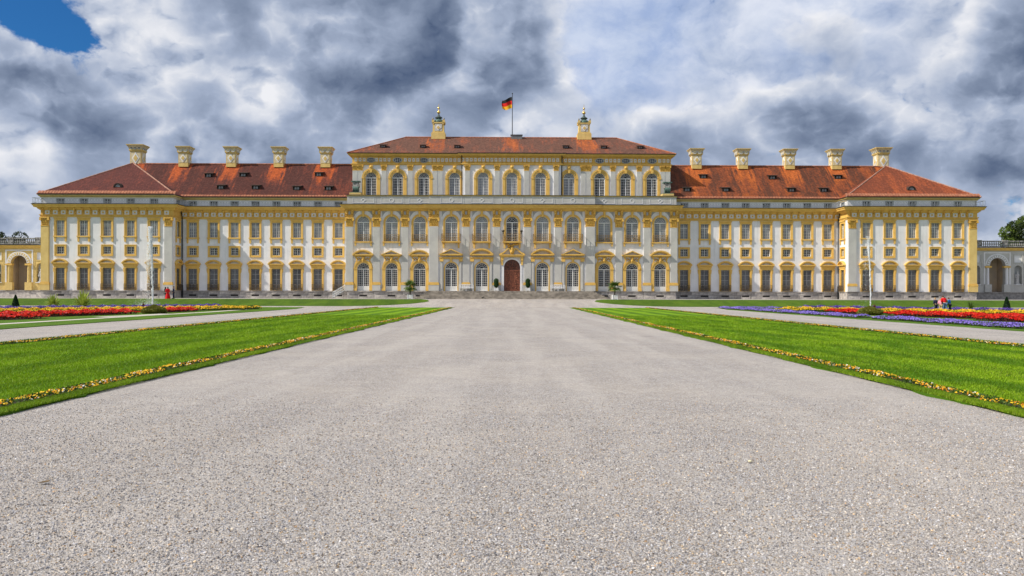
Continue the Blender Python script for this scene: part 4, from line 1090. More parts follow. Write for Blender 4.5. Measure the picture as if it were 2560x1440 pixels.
# ---------------------------------------------------------------- central block
CB = None
def build_center():
    global CB
    B = CB = Bld('palace_central_block', 0, 0, 'tall eleven-bay central palace block with arched windows, gold capitals and orange tiled roof')
    XM, XS = 12.4, 24.75; YS_ = 0.5
    mid = [0, 4.55, -4.55, 9.12, -9.12]
    sidex = [13.9, 18.1, 22.35]
    op_g = (0.92, zq(PL), zq(62), True); op_gm = (0.92, zq(PL), zq(63), True); op_m = (0.92, zq(131), zq(179), True)
    door = (1.22, zq(PL), zq(66), True)
    w = MB()
    wall(w, -XM, XM, zq(PL), zq(221), 0, [(x, [door if x == 0 else op_gm, op_m]) for x in mid], n=16)
    for s in (-1, 1):
        a, b = sorted((s * XM, s * XS))
        wall(w, a, b, zq(PL), zq(221), YS_, [(s * x, [op_g, op_m]) for x in sidex], n=16)
        w.box(*sorted((s * XS, s * (XS - 0.3))), YS_, 22, zq(-14), zq(221))
        w.quad((s * XM, 0, zq(PL)), (s * XM, YS_, zq(PL)), (s * XM, YS_, zq(221)), (s * XM, 0, zq(221)))
    w.box(-XS + 1, XS - 1, 1.5, 1.6, zq(-14), zq(220), 1)
    w.box(-XS, XS, 21.7, 22, zq(-14), zq(221))
    B.part('wall', w, [WH, M['blackmetal']])
    t = MB(); t.box(-XS + 0.3, XS - 0.3, 1.2, 21.6, zq(220), zq(221)); B.part('terrace_roof', t, M['lead'])
    for x in mid:
        k = abs(x)
        if x: put_window(B, 'cmid_tri' if k > 6 else 'cmid_seg', x, 0)
        put_window(B, 'main_door' if x == 0 else 'main_balcony', x, 0)
    for s in (-1, 1):
        for i, x in enumerate(sidex):
            put_window(B, 'cgf_tri' if i == 1 else 'cgf_seg', s * x, YS_); put_window(B, 'main', s * x, YS_)
            put_window(B, 'cellar', s * x, YS_)
    # grey spandrel panels beside the main-floor arches
    sp = {}
    for sg in (-1, 1):
        m = MB(); m.prism([(sg * 0.62, zq(207)), (sg * 1.42, zq(207)), (sg * 1.42, zq(192)), (sg * 1.28, zq(197)), (sg * 1.0, zq(203))][::-sg], -0.03, 0.01); sp[sg] = m.mesh('spandrel_panel', M['midgrey'])
    for x in mid:
        for sg in (-1, 1): B.part('spandrel_panel', sp[sg], None, x, 0)
    for s in (-1, 1):
        for x in sidex:
            for sg in (-1, 1): B.part('spandrel_panel', sp[sg], None, s * x, YS_)
    # giant pilasters with entablature blocks
    blk = {}
    for nm, hw in (('n', 0.56), ('w', 0.74)):
        m = MB(); m.box(-hw, hw, -0.22, 0.02, zq(190), zq(195), 0); m.box(-hw - 0.06, hw + 0.06, -0.30, 0.02, zq(195), zq(196.5), 0)
        m.box(-hw, hw, -0.20, 0.02, zq(196.5), zq(207), 0); m.prism([(-0.14, zq(198)), (0.14, zq(198)), (0.14, zq(206)), (-0.14, zq(206))], -0.26, -0.2, 1)
        for sg in (-1, 1): m.prism([(sg * (hw - 0.26), zq(198)), (sg * hw, zq(198)), (sg * (hw + 0.12), zq(210)), (sg * (hw - 0.30), zq(210))][::sg], -0.42, -0.1, 0)
        blk[nm] = m.mesh('entablature_block', [M['gold'], M['midgrey']])
    for px, y in ((38.5, 0), (115, 0)):
        for s in (-1, 1):
            x = s * px * S
            sh = pilaster(B, x, y, 0.50, zq(PL), zq(168.5), 1.3, 'grey', CAP1, 0.20, z_band=zq(29)); newobj('entablature_block', blk['n'], sh)
    for s in (-1, 1):
        sh = pilaster(B, s * 11.72, 0, 0.66, zq(PL), zq(168.5), 1.3, 'grey', CAPW, 0.24, z_band=zq(29)); newobj('entablature_block', blk['w'], sh)
        for px in (267, 338, 407):
            sh = pilaster(B, s * px * S * 1.004 - (0.12 * s if px == 407 else 0), YS_, 0.50, zq(PL), zq(168.5), 1.3, 'grey', CAP1, 0.20, z_band=zq(29)); newobj('entablature_block', blk['n'], sh)
    # cornice with the break forward in the middle, parapet above it
    path = [(-XS, 12), (-XS, YS_), (-XM, YS_), (-XM, 0), (XM, 0), (XM, YS_), (XS, YS_), (XS, 12)]
    p = MB(); p.sweep(path, [(-0.2, zq(207)), (0.10, zq(207)), (0.16, zq(209)), (0.40, zq(211)), (0.46, zq(213.5)), (0.80, zq(214)), (0.82, zq(218)), (0.92, zq(219)), (0.98, zq(222)), (-0.2, zq(222))]); B.part('cornice', p, Y_)
    p = MB(); p.sweep(path, [(-0.3, zq(222.1)), (1.04, zq(222.1)), (1.04, zq(223.4)), (-0.3, zq(224.4))]); B.part('gutter', p, M['blackmetal'])
    p = MB(); p.sweep(path, [(-0.35, zq(223.6)), (0.04, zq(223.6)), (0.04, zq(244)), (-0.35, zq(244))]); B.part('parapet', p, M['grey'])
    p = MB(); p.sweep(path, [(-0.42, zq(244.1)), (0.12, zq(244.1)), (0.16, zq(246)), (-0.42, zq(246))]); B.part('parapet_coping', p, [M['paleyellow']])
    p = MB(); p.sweep(path, [(-0.44, zq(246.1)), (0.20, zq(246.1)), (0.20, zq(247.2)), (-0.44, zq(247.2))]); B.part('parapet_flashing', p, M['blackmetal'])
    def panel(hw, circle):
        m = MB(); z0, z1 = zq(227), zq(241.5); t = 0.05
        m.box(-hw, hw, -0.03, 0.01, z0, z0 + t); m.box(-hw, hw, -0.03, 0.01, z1 - t, z1)
        for sg in (-1, 1): m.box(*sorted((sg * hw, sg * (hw - t))), -0.03, 0.01, z0 + t, z1 - t)
        zc = (z0 + z1) / 2
        if circle: m.arch(0, zc, 0.27, 0.34, -0.04, 0.01, 0, 0, 2 * pi, 16)
        else:
            for a in range(4):
                a0, a1 = a * pi / 2, (a + 1) * pi / 2
                m.prism([(0.38 * cos(a0), zc + 0.32 * sin(a0)), (0.38 * cos(a1), zc + 0.32 * sin(a1)), (0.28 * cos(a1), zc + 0.23 * sin(a1)), (0.28 * cos(a0), zc + 0.23 * sin(a0))], -0.04, 0.01)
        m.box(hw + 0.30, hw + 0.33, -0.02, 0.01, zq(224), zq(243.5), 1)
        return m.mesh('parapet_panel', [M['white'], M['midgrey']])
    pc, pd = panel(1.6, True), panel(1.6, False)
    for i, x in enumerate(sorted(mid)): B.part('parapet_panel', pd if i % 2 else pc, None, x, -0.04)
    for s in (-1, 1):
        for i, x in enumerate(sidex): B.part('parapet_panel', pc if i == 1 else pd, None, s * x, YS_ - 0.04)
    # door: carved wood, lunette, moulded frame, broken pediment
    f = MB(); r = 1.22; zs = zq(66)
    for s in (-1, 1):
        f.box(*sorted((s * r, s * 1.46)), -0.14, 0.30, zq(PL), zs, 0); f.box(*sorted((s * 1.46, s * 1.66)), -0.08, 0.02, zq(PL), zq(88), 0)
        f.prism([(s * 1.3, zq(84)), (s * 1.66, zq(84)), (s * 1.70, zq(92)), (s * 1.25, zq(92))][::s], -0.40, 0.02, 1)
        f.prism([(s * 1.36, zq(72)), (s * 1.60, zq(72)), (s * 1.68, zq(84)), (s * 1.34, zq(84))][::s], -0.26, 0.02, 1)
    f.arch(0, zs, r, 1.46, -0.14, 0.30, 0, n=20)
    o = newobj('portal', f.mesh('portal', [WH, Y_]), B.root)
    d = MB(); d.box(-r, r, 0.18, 0.28, zq(PL), zq(60)); d.box(-0.03, 0.03, 0.15, 0.18, zq(PL), zq(57))
    d.box(-r, r, 0.10, 0.18, zq(57), zq(60))
    for s in (-1, 1):
        for za, zb2 in ((10, 20), (24, 53)):
            x0, x1 = sorted((s * 0.16, s * 1.06)); a, b = zq(za), zq(zb2)
            d.box(x0, x1, 0.14, 0.18, a, a + 0.07); d.box(x0, x1, 0.14, 0.18, b - 0.07, b); d.box(x0, x0 + 0.07, 0.14, 0.18, a + 0.07, b - 0.07); d.box(x1 - 0.07, x1, 0.14, 0.18, a + 0.07, b - 0.07)
            for k in range(6 if zb2 > 30 else 1):
                rr = random.Random(k * 7 + int(za) + s); cx = (x0 + x1) / 2 + rr.uniform(-0.2, 0.2); cz = a + (b - a) * ((k + 0.5) / (6 if zb2 > 30 else 1))
                d.lathe([(0.02, -0.10), (0.11, -0.05), (0.13, 0.03), (0.03, 0.12)], (cx, 0.16, cz), 7)
    newobj('door_leaf', d.mesh('door_leaf', M['wood']), o)
    l = MB(); l.disc(0, zs, r, 0.20, 0, 20, 0, pi, zq(60))
    rr = random.Random(4)
    for k in range(26):
        a = rr.uniform(0.1, pi - 0.1); q = rr.uniform(0.1, 1.0)
        l.lathe([(0.02, -0.12), (0.10, -0.06), (0.12, 0.04), (0.03, 0.14)], (q * cos(a), 0.18, zs - 0.15 + q * sin(a)), 6, 1 if k % 4 == 0 else 0)
    newobj('door_lunette', l.mesh('door_lunette', [M['darkwood'], M['wood']]), o)
    pd2 = MB()
    pd2.box(-1.95, 1.95, -0.60, 0.02, zq(96), zq(98.5)); pd2.box(-1.78, 1.78, -0.45, 0.02, zq(92), zq(96))
    for s in (-1, 1):
        cur = [(1.95, 98.5), (1.75, 102), (1.35, 104.5), (1.05, 109), (0.72, 114), (0.40, 115), (0.24, 112)]
        for (xa, za), (xb, zb3) in zip(cur[:-1], cur[1:]):
            pd2.prism([(s * xa, zq(za)), (s * xb, zq(zb3)), (s * xb * 0.9, zq(zb3 - 3.2)), (s * xa * 0.93, zq(za - 2.6))][::s], -0.52, 0.02)
        pd2.tube((s * 0.30, -0.5, zq(110.5)), (s * 0.30, 0, zq(110.5)), 0.17, n=10)
    newobj('broken_pediment', pd2.mesh('broken_pediment', Y_), o)
    ct = MB(); ct.lathe([(0.05, 0), (0.30, 0.15), (0.36, 0.45), (0.22, 0.75), (0.30, 0.95), (0.05, 1.2)], (0, -0.42, zq(99)), 10)
    for k in range(12):
        rr2 = random.Random(k); ct.lathe([(0.03, 0), (0.16, 0.08), (0.18, 0.2), (0.04, 0.32)], (rr2.uniform(-0.95, 0.95), -0.22, zq(116.5) + rr2.uniform(-0.1, 0.35)), 7)
    newobj('cartouche', ct.mesh('cartouche', M['gold']), o)
    for s in (-1, 1):
        u = MB(); u.lathe([(0.07, 0), (0.10, 0.1), (0.06, 0.2), (0.20, 0.35), (0.24, 0.5), (0.14, 0.58)], (0, 0, 0), 10); B.part('balcony_urn', u, M['iron'], s * 1.35, -0.88, zq(149))
    # plinths of the side sections
    for s in (-1, 1):
        a, b = sorted((s * XM, s * XS)); stones(B, a, b, YS_, [(s * x - 0.70, s * x + 0.70, -12.5, -2.7) for x in sidex], rg=random.Random(70 + s))
    p = MB(); p.box(-XM, XM, 0.02, 0.5, zq(-14), zq(PL) - 0.004); B.part('plinth_core', p, M['step'])
    # ---- set-back top storey
    UY = 5.1; UM = 7.65; UX = 24.75
    w = MB(); top = [0, 4.46, -4.46, 8.92, -8.92, 13.7, -13.7, 17.78, -17.78, 21.9, -21.9]
    op = (0.84, zq(224), zq(301.2), True)
    for a, b, y in ((-UX, -UM, UY), (-UM, UM, UY - 0.4), (UM, UX, UY)):
        wall(w, a, b, zq(221), zq(362), y, [(x, [op]) for x in top if a < x < b], n=14)
    for s in (-1, 1):
        w.quad((s * UM, UY - 0.4, zq(221)), (s * UM, UY, zq(221)), (s * UM, UY, zq(362)), (s * UM, UY - 0.4, zq(362)))
        w.box(*sorted((s * UX, s * (UX - 0.3))), UY, 21, zq(221), zq(362))
    w.box(-UX, UX, 20.7, 21, zq(221), zq(362)); w.box(-UX + 1, UX - 1, UY + 1.0, UY + 1.1, zq(221), zq(360), 1)
    B.part('upper_wall', w, [WH, M['blackmetal']])
    for x in top: put_window(B, 'topc' if abs(x) < 10 else 'top', x, UY - 0.4 if abs(x) < UM else UY)
    def up(x, y): pilaster(B, x, y, 0.36, zq(221), zq(320), 0.84, 'grey', CAPU, 0.16)
    for s in (-1, 1):
        up(s * 2.28, UY - 0.4); up(s * 6.9, UY - 0.4)
        for x in (11.15, 11.98, 15.8, 19.9, 23.55, 24.36): up(s * x, UY)
    path = [(-UX, 16), (-UX, UY), (-UM, UY), (-UM, UY - 0.4), (UM, UY - 0.4), (UM, UY), (UX, UY), (UX, 16)]
    p = MB(); p.sweep(path, [(-0.2, zq(334.2)), (0.16, zq(334.2)), (0.16, zq(336)), (0.26, zq(336)), (0.26, zq(338)), (-0.2, zq(338))]); B.part('upper_architrave', p, Y_)
    p = MB(); p.sweep(path, [(-0.2, zq(338.1)), (0.08, zq(338.1)), (0.08, zq(355)), (-0.2, zq(355))]); B.part('upper_frieze', p, Y_)
    p = MB(); p.sweep(path, [(-0.2, zq(355.1)), (0.14, zq(355.1)), (0.40, zq(357)), (0.44, zq(358)), (0.66, zq(359)), (0.72, zq(362)), (-0.2, zq(362))]); B.part('upper_cornice', p, Y_)
    p = MB(); p.sweep(path, [(-0.2, zq(362.1)), (0.80, zq(362.1)), (0.82, zq(364.2)), (-0.2, zq(364.2))]); B.part('upper_gutter', p, M['blackmetal'])
    ovx = [13.7, 17.78, 21.9]
    fr = MB(); br = MB(); x = -UX + 0.5
    while x < UX - 0.3:
        y = (UY - 0.4 if abs(x) < UM else UY) - 0.08
        if all(abs(abs(x) - o2) > 0.85 for o2 in ovx):
            for sg in (-1, 1): fr.box(*sorted((x + sg * 0.23, x + sg * 0.17)), y - 0.03, y, zq(343), zq(352)); fr.box(x - 0.17, x + 0.17, y - 0.03, y, *sorted((zq(347.5) + sg * 0.27, zq(347.5) + sg * 0.21)))
            fr.box(x - 0.17, x + 0.17, y - 0.012, y, zq(347.5) - 0.21, zq(347.5) + 0.21)
            fr.prism([(x + 0.1 * cos(j * pi / 3), zq(347.5) + 0.1 * sin(j * pi / 3)) for j in range(6)], y - 0.04, y - 0.012, 1)
            br.prism([(x + 0.26, zq(340)), (x + 0.38, zq(340)), (x + 0.40, zq(356)), (x + 0.24, zq(356))], y - 0.22, y)
        x += 0.64
    tag(B.part('upper_frieze_panels', fr, [WH, Y_]), kind='stuff'); tag(B.part('upper_frieze_brackets', br, M['gold']), kind='stuff')
    ov = MB(); ov.arch(0, 0, 0.60, 0.74, -0.16, 0.02, 0, 0, 2 * pi, 18, sz=0.52)
    og = MB(); og.disc(0, 0, 0.60, -0.10, 0, 18, sz=0.52)
    ob = MB()
    for i in (-1, 0, 1): ob.box(i * 0.3 - 0.02, i * 0.3 + 0.02, -0.125, -0.105, -0.28 + abs(i) * 0.05, 0.28 - abs(i) * 0.05)
    ob.box(-0.58, 0.58, -0.12, -0.105, -0.02, 0.02)
    mo, mg, mbar = ov.mesh('oval_window', M['greysash']), og.mesh('glass_pane', M['glass']), ob.mesh('sash', M['sash'])
    for s in (-1, 1):
        for x in ovx:
            o = B.part('oval_window', mo, None, s * x, UY - 0.08, zq(346.5)); newobj('glass_pane', mg, o); newobj('sash', mbar, o)
    # hipped roof
    ex, ey, ez = 25.5, UY - 0.85, zq(363.6); rx, ry, rz = 17.5, 13.0, zq(430); by = 21.8
    q = roof_quadmesh([[(-ex, ey, ez), (ex, ey, ez), (rx, ry, rz), (-rx, ry, rz)], [(ex, ey, ez), (ex, by, ez), (rx, ry, rz)], [(-ex, by, ez), (-ex, ey, ez), (-rx, ry, rz)], [(ex, by, ez), (-ex, by, ez), (-rx, ry, rz), (rx, ry, rz)]])
    q.quad((-ex, ey, ez - 0.02), (ex, ey, ez - 0.02), (ex, by, ez - 0.02), (-ex, by, ez - 0.02))
    rm = roof_mat('central_roof', 0.30, 0.0, 12.0, rz, 0.55, hot=(0.44, 0.12, 0.036), old=(0.26, 0.088, 0.050), dark=(0.15, 0.072, 0.050))
    roof = newobj('roof', q.mesh('roof', rm), B.root)
    ridge_tiles(B, (-rx, ry, rz + 0.02), (rx, ry, rz + 0.02)); ridge_tiles(B, (-ex, ey, ez), (-rx, ry, rz), 0.1, None, 'hip_tiles'); ridge_tiles(B, (ex, ey, ez), (rx, ry, rz), 0.1, None, 'hip_tiles')
    sl = (rz - ez) / (ry - ey)
    for x in (-20.3, -14.0, -8.6, 8.6, 14.6, 20.4):
        y = ey + (0.30 * (ry - ey)); hatch(B, roof, x, y, ez + sl * (y - ey), 0.48, 0.46, 0.9)
    for s in (-1, 1):
        t = MB(); t.box(-1.20, 1.20, -1.1, 1.1, -0.6, 0.55, 0); t.box(-1.12, 1.12, -1.02, 1.02, 0.55, 0.75, 0); t.box(-0.98, 0.98, -0.9, 0.9, 0.75, 2.45, 0, 0.93)
        t.box(-1.05, 1.05, -0.98, 0.98, 2.45, 2.65, 0); t.box(-0.62, 0.62, -0.93, -0.86, 0.95, 2.3, 1)
        for cx in (-1, 1):
            for cy in (-1, 1): t.prism([(cx * 0.70, 2.2), (cx * 1.12, 2.55), (cx * 1.12, 3.1), (cx * 0.72, 3.1)][::cx], cy * 0.86 - 0.12, cy * 0.86 + 0.12, 0)
        o = B.part('turret', t, [M['paleyellow'], M['grey']], s * 12.0, ry, rz + 0.1)
        o.scale = (0.96, 0.96, 0.86)
        newobj('diamond_panel', diamond_mesh(0.5, 0.58).mesh('diamond_panel', [WH, M['paleyellow']]), o, (0, -0.93, 1.62))
        d = MB(); d.lathe([(0.98, 0), (0.95, 0.25), (0.72, 0.55), (0.42, 0.72), (0.40, 0.85)], (0, 0, 2.65), 12, 0); d.lathe([(0.45, 0), (0.62, 0.08), (0.62, 0.24), (0.32, 0.42), (0.16, 0.7), (0.10, 1.0)], (0, 0, 3.5), 12, 1)
        newobj('copper_dome', d.mesh('copper_dome', [M['copper'], M['darkcopper']]), o)
        g = MB(); g.lathe([(0.08, 0), (0.24, 0.1), (0.30, 0.28), (0.20, 0.48), (0.07, 0.6), (0.06, 0.9), (0.17, 1.0), (0.19, 1.14), (0.05, 1.28), (0.03, 1.9)], (0, 0, 4.45), 10)
        newobj('gilded_finial', g.mesh('gilded_finial', M['leaf_gold']), o)
        for cx in (-1, 1):
            u = MB(); u.lathe([(0.05, 0), (0.13, 0.1), (0.15, 0.25), (0.03, 0.45)], (0, 0, 0), 8); newobj('corner_urn', u.mesh('corner_urn', M['greybal']), o, (cx * 0.95, -0.86, 3.1))
        # scroll pedestal at the end of the set-back storey
        v = MB(); v.box(-0.75, 0.75, -0.7, 0.7, 0, 1.9, 0); v.box(-0.88, 0.88, -0.82, 0.82, 1.9, 2.2, 1); v.box(-0.8, 0.8, -0.75, 0.75, 2.2, 2.32, 2)
        v.tube((-0.42, 0, 2.85), (0.42, 0, 2.85), 0.52, 0.52, 12, 2); v.box(-0.5, 0.5, -0.4, 0.55, 3.1, 3.9, 3, 0.84); v.box(-0.66, 0.66, -0.5, 0.6, 3.9, 4.06, 2)
        v.arch(0, 1.1, 0.22, 0.32, -0.76, -0.7, 0, 0, 2 * pi, 12)
        B.part('scroll_pedestal', v, [M['grey'], M['paleyellow'], M['copper'], M['greybal']], s * 24.0, 3.6, zq(221))
    c = MB(); c.box(-0.9, 0.9, -0.6, 0.6, -0.3, 0.35); c.box(-1.0, 1.0, -0.7, 0.7, 0.35, 0.42); B.part('roof_lantern', c, M['lead'], 0.85, ry - 0.1, rz)
    p = MB(); p.tube((-UM - 0.12, UY - 0.3, zq(247)), (-UM - 0.12, UY - 0.3, zq(334)), 0.07); p.tube((-UM - 0.12, UY - 0.3, zq(334)), (-UM - 0.12, UY - 0.9, zq(362)), 0.07)
    B.part('rain_pipe', p, M['blackmetal'])
    p = MB(); p.tube((UM + 0.12, UY - 0.3, zq(247)), (UM + 0.12, UY - 0.3, zq(334)), 0.07); p.tube((UM + 0.12, UY - 0.3, zq(334)), (UM + 0.12, UY - 0.9, zq(362)), 0.07)
    B.part('rain_pipe', p, M['blackmetal'])
build_center()
for s in (-1, 1): build_wing(s); build_pavilion(s)
def pal(x, y, z=0.0):
    return (x * cos(YAW) - y * sin(YAW), D0 + x * sin(YAW) + y * cos(YAW), ZB + z)

# ---------------------------------------------------------------- low arcades beyond the pavilions
AY = 6.4
def build_arcade(s):
    lab = ('low ochre arcade with grey balustrade, beyond the left end pavilion' if s < 0 else 'low grey-white arcade with dark balustrade, beyond the right end pavilion')
    x0, x1 = PX1 + 0.05, 97.0
    B = Bld('garden_arcade', s * (x0 + x1) / 2, AY, lab, 'arcade')
    body = M['paleyellow'] if s < 0 else M['grey']; trim = WH
    arches = [77.0, 83.7, 90.4]; niches = [73.7, 80.35, 87.0, 93.7]
    w = MB(); xa, xb = sorted((s * x0, s * x1))
    cols = [(s * x, [(1.27, zq(PL), zq(77), True)]) for x in arches] + [(s * x, [(0.62, zq(28), zq(68), True), (0.62, zq(86), zq(106), False)]) for x in niches]
    wall(w, xa, xb, zq(-14), zq(119), AY, cols, reveal=0.6, n=14)
    B.part('wall', w, body)
    b = MB(); b.box(xa, xb, AY + 2.2, AY + 2.5, zq(-14), zq(119)); b.box(xa, xb, AY + 0.62, AY + 4.0, zq(PL) - 0.3, zq(PL) - 0.02)
    b.box(xa, xb, AY + 0.62, AY + 4.0, zq(116), zq(118))
    for x in arches:
        for sg in (-1, 1): xx = s * x + sg * 1.32; b.box(xx - 0.04, xx + 0.04, AY + 0.6, AY + 4.0, zq(PL), zq(116))
    B.part('passage', b, M['brown_wall'])
    am = MB(); R = 1.27; zs = zq(77)
    for sg in (-1, 1):
        am.box(*sorted((sg * 1.95, sg * 2.15)), -0.07, 0.01, zq(28), zq(110), 0)
        am.box(*sorted((sg * 1.0, sg * 2.0)), -0.30, 0.35, zq(72), zq(76.5), 1)
        am.box(*sorted((sg * 0.98, sg * 2.05)), -0.28, 0.35, zq(PL), zq(28), 2)
        am.tube((sg * 1.5, -0.05, zq(28)), (sg * 1.5, -0.05, zq(72)), 0.22, 0.18, 10, 2 if s < 0 else 0)
    am.box(-2.15, 2.15, -0.07, 0.01, zq(110), zq(113), 0)
    am.arch(0, zs, R, R + 0.45, -0.16, 0.02, 2, n=20); am.arch(0, zs, R + 0.45, R + 0.65, -0.10, 0.02, 0, n=20); am.arch(0, zs, R, R + 0.07, -0.20, -0.16, 0, n=20)
    for k in range(13):
        a = pi * (k + 0.5) / 13; am.prism([((R + q) * cos(a + e), zs + (R + q) * sin(a + e)) for q, e in ((0.12, -0.05), (0.38, -0.045), (0.38, 0.045), (0.12, 0.05))], -0.19, -0.15, 0)
    me = am.mesh('arch_surround', [trim, Y_, body])
    for x in arches: B.part('arch_surround', me, None, s * x, AY)
    nm = MB()
    for sg in (-1, 1):
        nm.box(*sorted((sg * 0.62, sg * 0.76)), -0.06, 0.02, zq(28), zq(68), 0); nm.box(*sorted((sg * 0.62, sg * 0.74)), -0.06, 0.02, zq(86), zq(106), 0)
        nm.box(*sorted((sg * 0.90, sg * 0.98)), -0.05, 0.01, zq(24), zq(110), 0)
    nm.arch(0, zq(68), 0.62, 0.76, -0.06, 0.02, 0, n=12)
    nm.box(-0.74, 0.74, -0.06, 0.02, zq(106), zq(108), 0); nm.box(-0.74, 0.74, -0.06, 0.02, zq(84), zq(86), 0); nm.box(-0.62, 0.62, 0.1, 0.14, zq(86), zq(106), 1)
    nm.box(-0.62, 0.62, 0.55, 0.60, zq(28), zq(79), 2); nm.box(-0.70, 0.70, -0.15, 0.55, zq(26.5), zq(28), 1)
    me = nm.mesh('niche', [body, trim, M['midgrey']])
    for x in niches: B.part('niche', me, None, s * x, AY)
    # rustication strips
    rb = MB()
    for x in arches:
        for sg in (-1, 1):
            for k in range(12): rb.box(s * x + sg * 2.32 - 0.12, s * x + sg * 2.32 + 0.12, AY - 0.035, AY + 0.01, zq(28 + 6.7 * k), zq(33.6 + 6.7 * k))
    tag(B.part('rustication', rb, body), kind='stuff')
    p = MB(); p.sweep([(xa, AY), (xb, AY)], [(-0.3, zq(117)), (0.1, zq(117)), (0.2, zq(119)), (0.34, zq(120)), (0.42, zq(124.5)), (-0.3, zq(124.5))]); B.part('cornice', p, Y_)
    p = MB(); p.sweep([(xa, AY), (xb, AY)], [(-4.0, zq(124.6)), (0.48, zq(124.6)), (0.48, zq(126)), (-4.0, zq(127))]); B.part('roof', p, M['blackmetal'])
    p = MB(); p.box(xa, xb, AY - 0.12, AY + 0.16, zq(127), zq(129.5)); p.box(xa, xb, AY - 0.16, AY + 0.20, zq(141), zq(143.5)); B.part('balustrade_rails', p, M['greybal'])
    bl = MB(); bl.lathe([(0.07, 0), (0.09, 0.06), (0.06, 0.12), (0.13, 0.26), (0.11, 0.38), (0.06, 0.5), (0.09, 0.6), (0.09, zq(141) - zq(129.5))], (0, 0, 0), 7)
    me = bl.mesh('baluster', M['greybal'])
    pd = MB(); pd.box(-0.36, 0.36, -0.18, 0.22, zq(127) - zq(129.5), zq(141) - zq(129.5)); pd.box(-0.42, 0.42, -0.24, 0.28, zq(141) - zq(129.5), zq(145) - zq(129.5)); mpd = pd.mesh('balustrade_pedestal', M['greybal'])
    x = x0 + 0.3; k = 0
    while x < 84:
        if k % 13 == 10: B.part('balustrade_pedestal', mpd, None, s * (x + 0.1), AY, zq(129.5)); x += 0.60
        else: B.part('baluster', me, None, s * x, AY, zq(129.5)); x += 0.30
        k += 1
    st = MB(); st.box(xa, xb, AY - 0.05, AY + 0.02, zq(-14), zq(5)); B.part('plinth', st, M['stone'])
    st = MB(); st.box(xa, xb, AY - 0.14, AY + 0.02, zq(5.1), zq(PL)); B.part('plinth_coping', st, M['stone'])
    # statues standing in the niches
    for i, x in enumerate((73.7, 80.35)):
        if i == 0 and s > 0: continue
        q = pal(s * x, AY + 0.18, zq(28))
        wh = ('beside the pavilion corner' if i == 0 else 'at the left edge of the picture') if s < 0 else 'at the right edge of the picture'
        statue(q, 'white marble statue in the arcade niche ' + wh, i + (s > 0) * 3)
def statue(loc, label, k):
    r = empty('statue', loc, YAW, label, 'statue', 'niche statues')
    mb = MB(); rg = random.Random(k)
    mb.box(-0.34, 0.34, -0.28, 0.28, 0, 0.18)
    newobj('statue_base', mb.mesh('statue_base', M['marble']), r)
    fig = MB(); n = 14; prof = [(0.30, 0.18), (0.27, 0.5), (0.25, 0.85), (0.27, 1.05), (0.21, 1.25), (0.25, 1.48), (0.24, 1.62), (0.10, 1.74), (0.085, 1.80), (0.13, 1.92), (0.12, 2.04), (0.04, 2.12)]
    v = []; f = []
    for j, (rad, z) in enumerate(prof):
        for i in range(n):
            a = 2 * pi * i / n; fold = 1 + (0.16 * sin(a * 5 + j * 0.5 + k) if z < 1.3 else 0.04 * sin(a * 3 + k))
            v.append((rad * fold * cos(a) + 0.06 * sin(z * 2.2 + k), rad * fold * 0.8 * sin(a), z))
    for j in range(len(prof) - 1):
        for i in range(n): f.append([j * n + i, j * n + (i + 1) % n, (j + 1) * n + (i + 1) % n, (j + 1) * n + i])
    fig.add(v, f, 0, True)
    for s in (-1, 1):
        fig.tube((s * 0.22, 0, 1.58), (s * 0.36, -0.08, 1.25 + 0.1 * s), 0.085, 0.07, 8); fig.tube((s * 0.36, -0.08, 1.25 + 0.1 * s), (s * 0.22, -0.28, 1.12 + 0.25 * s), 0.07, 0.05, 8)
    newobj('figure', fig.mesh('figure', M['marble']), r)
for s in (-1, 1): build_arcade(s)

# ---------------------------------------------------------------- stairs, rail, flag
st = empty('garden_stairs', pal(0, -0.2), YAW, 'broad grey stone stairs leading up to the carved central door', 'stairs')
n = 7; top = zq(PL) - 0.02
rg = random.Random(2)
for i in range(n):
    h = top * (n - i) / n; e = 0.34 * i
    z0 = top * (n - i - 1) / n
    x = -12.2 - e
    while x < 12.2 + e - 0.01:                     # every step is laid from long slabs
        nx = min(12.2 + e, x + rg.uniform(2.2, 3.6))
        if 12.2 + e - nx < 1.0: nx = 12.2 + e
        mb = MB(); mb.box(x + 0.006, nx - 0.006, -1.3 - e, 0.12, z0 - (0.25 if i == n - 1 else 0.0), h - 0.003 * rg.random())
        newobj('step', mb.mesh('step', M['step']), st); x = nx
hr = empty('stair_handrail', pal(-26.2, 1.6), YAW, 'pale steel handrail with a plank stair against the left wing plinth', 'handrail')
mb = MB()
A, Bp = (-0.95, 0, 0.05), (0.95, 0, 1.25)
for y in (0.0, 1.0):
    for t in (0.0, 0.5, 1.0):
        x = A[0] + (Bp[0] - A[0]) * t; z = A[2] + (Bp[2] - A[2]) * t
        mb.tube((x, y, z - 0.1), (x, y, z + 0.85), 0.03, n=6)
    for dz in (0.15, 0.5, 0.85): mb.tube((A[0], y, A[2] + dz), (Bp[0], y, Bp[2] + dz), 0.028, n=6)
newobj('rail_frame', mb.mesh('rail_frame', pm('galvanised_steel', (0.50, 0.54, 0.57), None, rough=0.4, metal=0.3)), hr)
for k in range(6):
    t = (k + 0.5) / 6; mb = MB(); mb.box(-0.17, 0.17, 0.02, 0.98, -0.03, 0.03); newobj('tread', mb.mesh('tread', M['lead']), hr, (A[0] + (Bp[0] - A[0]) * t, 0, A[2] + (Bp[2] - A[2]) * t))

